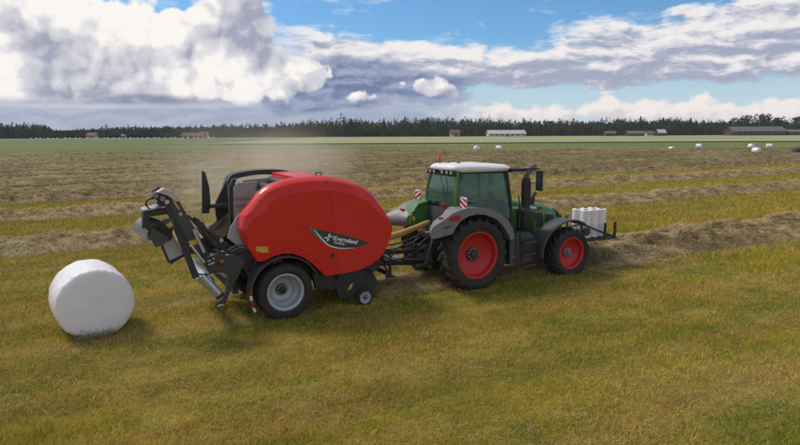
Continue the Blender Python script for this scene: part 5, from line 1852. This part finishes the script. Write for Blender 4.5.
building('shed', 606, 616, 414, 2.3, 1.3, 5, M_WALLDARK, M_ROOFDARK, "small dark shed before the wood beside the low farmhouse", "shed", 2, door=False)
building('gabled_cottage', 659, 666, 410, 2.6, 2.0, 6, M_WALLDARK, M_ROOFLIGHT, "tiny dark cottage with a light roof at the farmhouse's far end", "house", 2, door=False)
building('pale_house', 86, 94, 440, 3.4, 1.8, 8, M_WALLPALE, M_ROOFTILE, "pale house half hidden in the wood on the left horizon, with tiled roof", "house", 4, z=-.9)
building('white_cottage', 121, 126, 440, 3.0, 1.5, 7, M_WALLPALE, M_ROOFDARK, "small white cottage in the trees between the pale house and the red barn", "house", 3, z=-.9)
building('grey_cottage', 198.5, 206, 402, 2.6, 1.8, 6, M_WALLPALE, M_ROOFDARK, "small pale cottage at the end of the rusty red barn", "house", 3)

# dark heap cut by the frame at the right
b = bmesh.new()
bmesh.ops.create_icosphere(b, subdivisions=3, radius=1.0)
for v in b.verts:
    k = .75 + .5 * fbm(np.array([v.co.x * 1.5 + 9]), np.array([v.co.y * 1.5 + v.co.z * 2 + 4]), 3)[0]
    v.co = Vector((v.co.x * 2.6 * k, v.co.y * 1.5 * k, max(v.co.z * 1.0 * k, -.1)))
p = at(806, 152.5)
hp_ = mk('dark_heap', b, mat("dark_heap", (.03, .028, .026), .8), None, conv=False)
hp_.location = p
props(hp_, "dark low heap at the field's right edge, cut by the picture's border", "heap")

# low dark backing added behind the trees, keeps sky from showing between them
X = np.linspace(-1500, 1500, 160)
hh = 5.0 + 3.0 * fbm(X * .01, X * 0, 31)
V = np.concatenate([np.stack([X, np.full(160, 520.), np.full(160, -1.)], 1), np.stack([X, np.full(160, 600.), hh], 1), np.stack([X, np.full(160, 900.), hh * .6], 1), np.stack([X, np.full(160, 1200.), np.full(160, -1.)], 1)])
i = np.arange(159)
Fc = np.concatenate([np.stack([r * 160 + i, r * 160 + i + 1, (r + 1) * 160 + i + 1, (r + 1) * 160 + i], 1) for r in range(3)])
props(np_mesh("wood_backing", V, Fc, plain_ground("dark_backing", (.018, .026, .012), (.03, .04, .018), .02), smooth=True), kind='structure')


# ------------------------------------------------------------------ dust drifting off the baler
def dust():
    m, nt, o = new_mat("hay_dust")
    pv = nt.nodes.new('ShaderNodeVolumePrincipled')
    pv.inputs['Color'].default_value = (.92, .84, .70, 1)
    pv.inputs['Anisotropy'].default_value = 0.2
    tc = S(nt.nodes.new('ShaderNodeTexCoord').outputs['Object'])
    x, y, z = sep(tc)
    r = S.m('SQRT', x * x + y * y + z * z)
    fall = step(r, 1.0, 0.15)
    n = step(noise(tc, 2.2, 4.0, .6, dist=.4), .34, .72)
    link(fall * (n * .8 + .2) * 0.48, pv.inputs['Density'])
    nt.links.new(pv.outputs[0], o.inputs['Volume'])
    for (u, off, w, sx, sy, sz, rot) in ((.9, -5.2, 2.5, 3.5, 2.2, 1.9, 8), (1.5, -3.6, 3.0, 1.9, 1.2, .75, 14)):
        b = bmesh.new()
        bmesh.ops.create_icosphere(b, subdivisions=3, radius=1.0)
        c = mk('dust_cloud', b, m, None, conv=False)
        c.location = UW(u, off, w)
        c.scale = (sx, sy, sz)
        c.rotation_euler = (0, 0, R(rot))
        props(c, "thin tan cloud of hay dust hanging behind the top of the red baler" if sx > 3 else "denser puff of pale hay dust just above the red baler's top", "dust", None, 'stuff')


dust()


# ------------------------------------------------------------------ thin summer air
def haze():
    m, nt, o = new_mat("haze_air")
    pv = nt.nodes.new('ShaderNodeVolumePrincipled')
    pv.inputs['Color'].default_value = (.86, .92, 1.0, 1)
    pv.inputs['Density'].default_value = 0.00013
    nt.links.new(pv.outputs[0], o.inputs['Volume'])
    b = bmesh.new()
    prism([(-1600, -2.5), (1600, -2.5), (1600, 24), (-1600, 24)], -420, 1300, b)
    props(mk('haze', b, m, None, conv=False, smooth=False), "thin summer haze lying over the fields", None, None, 'stuff')


haze()
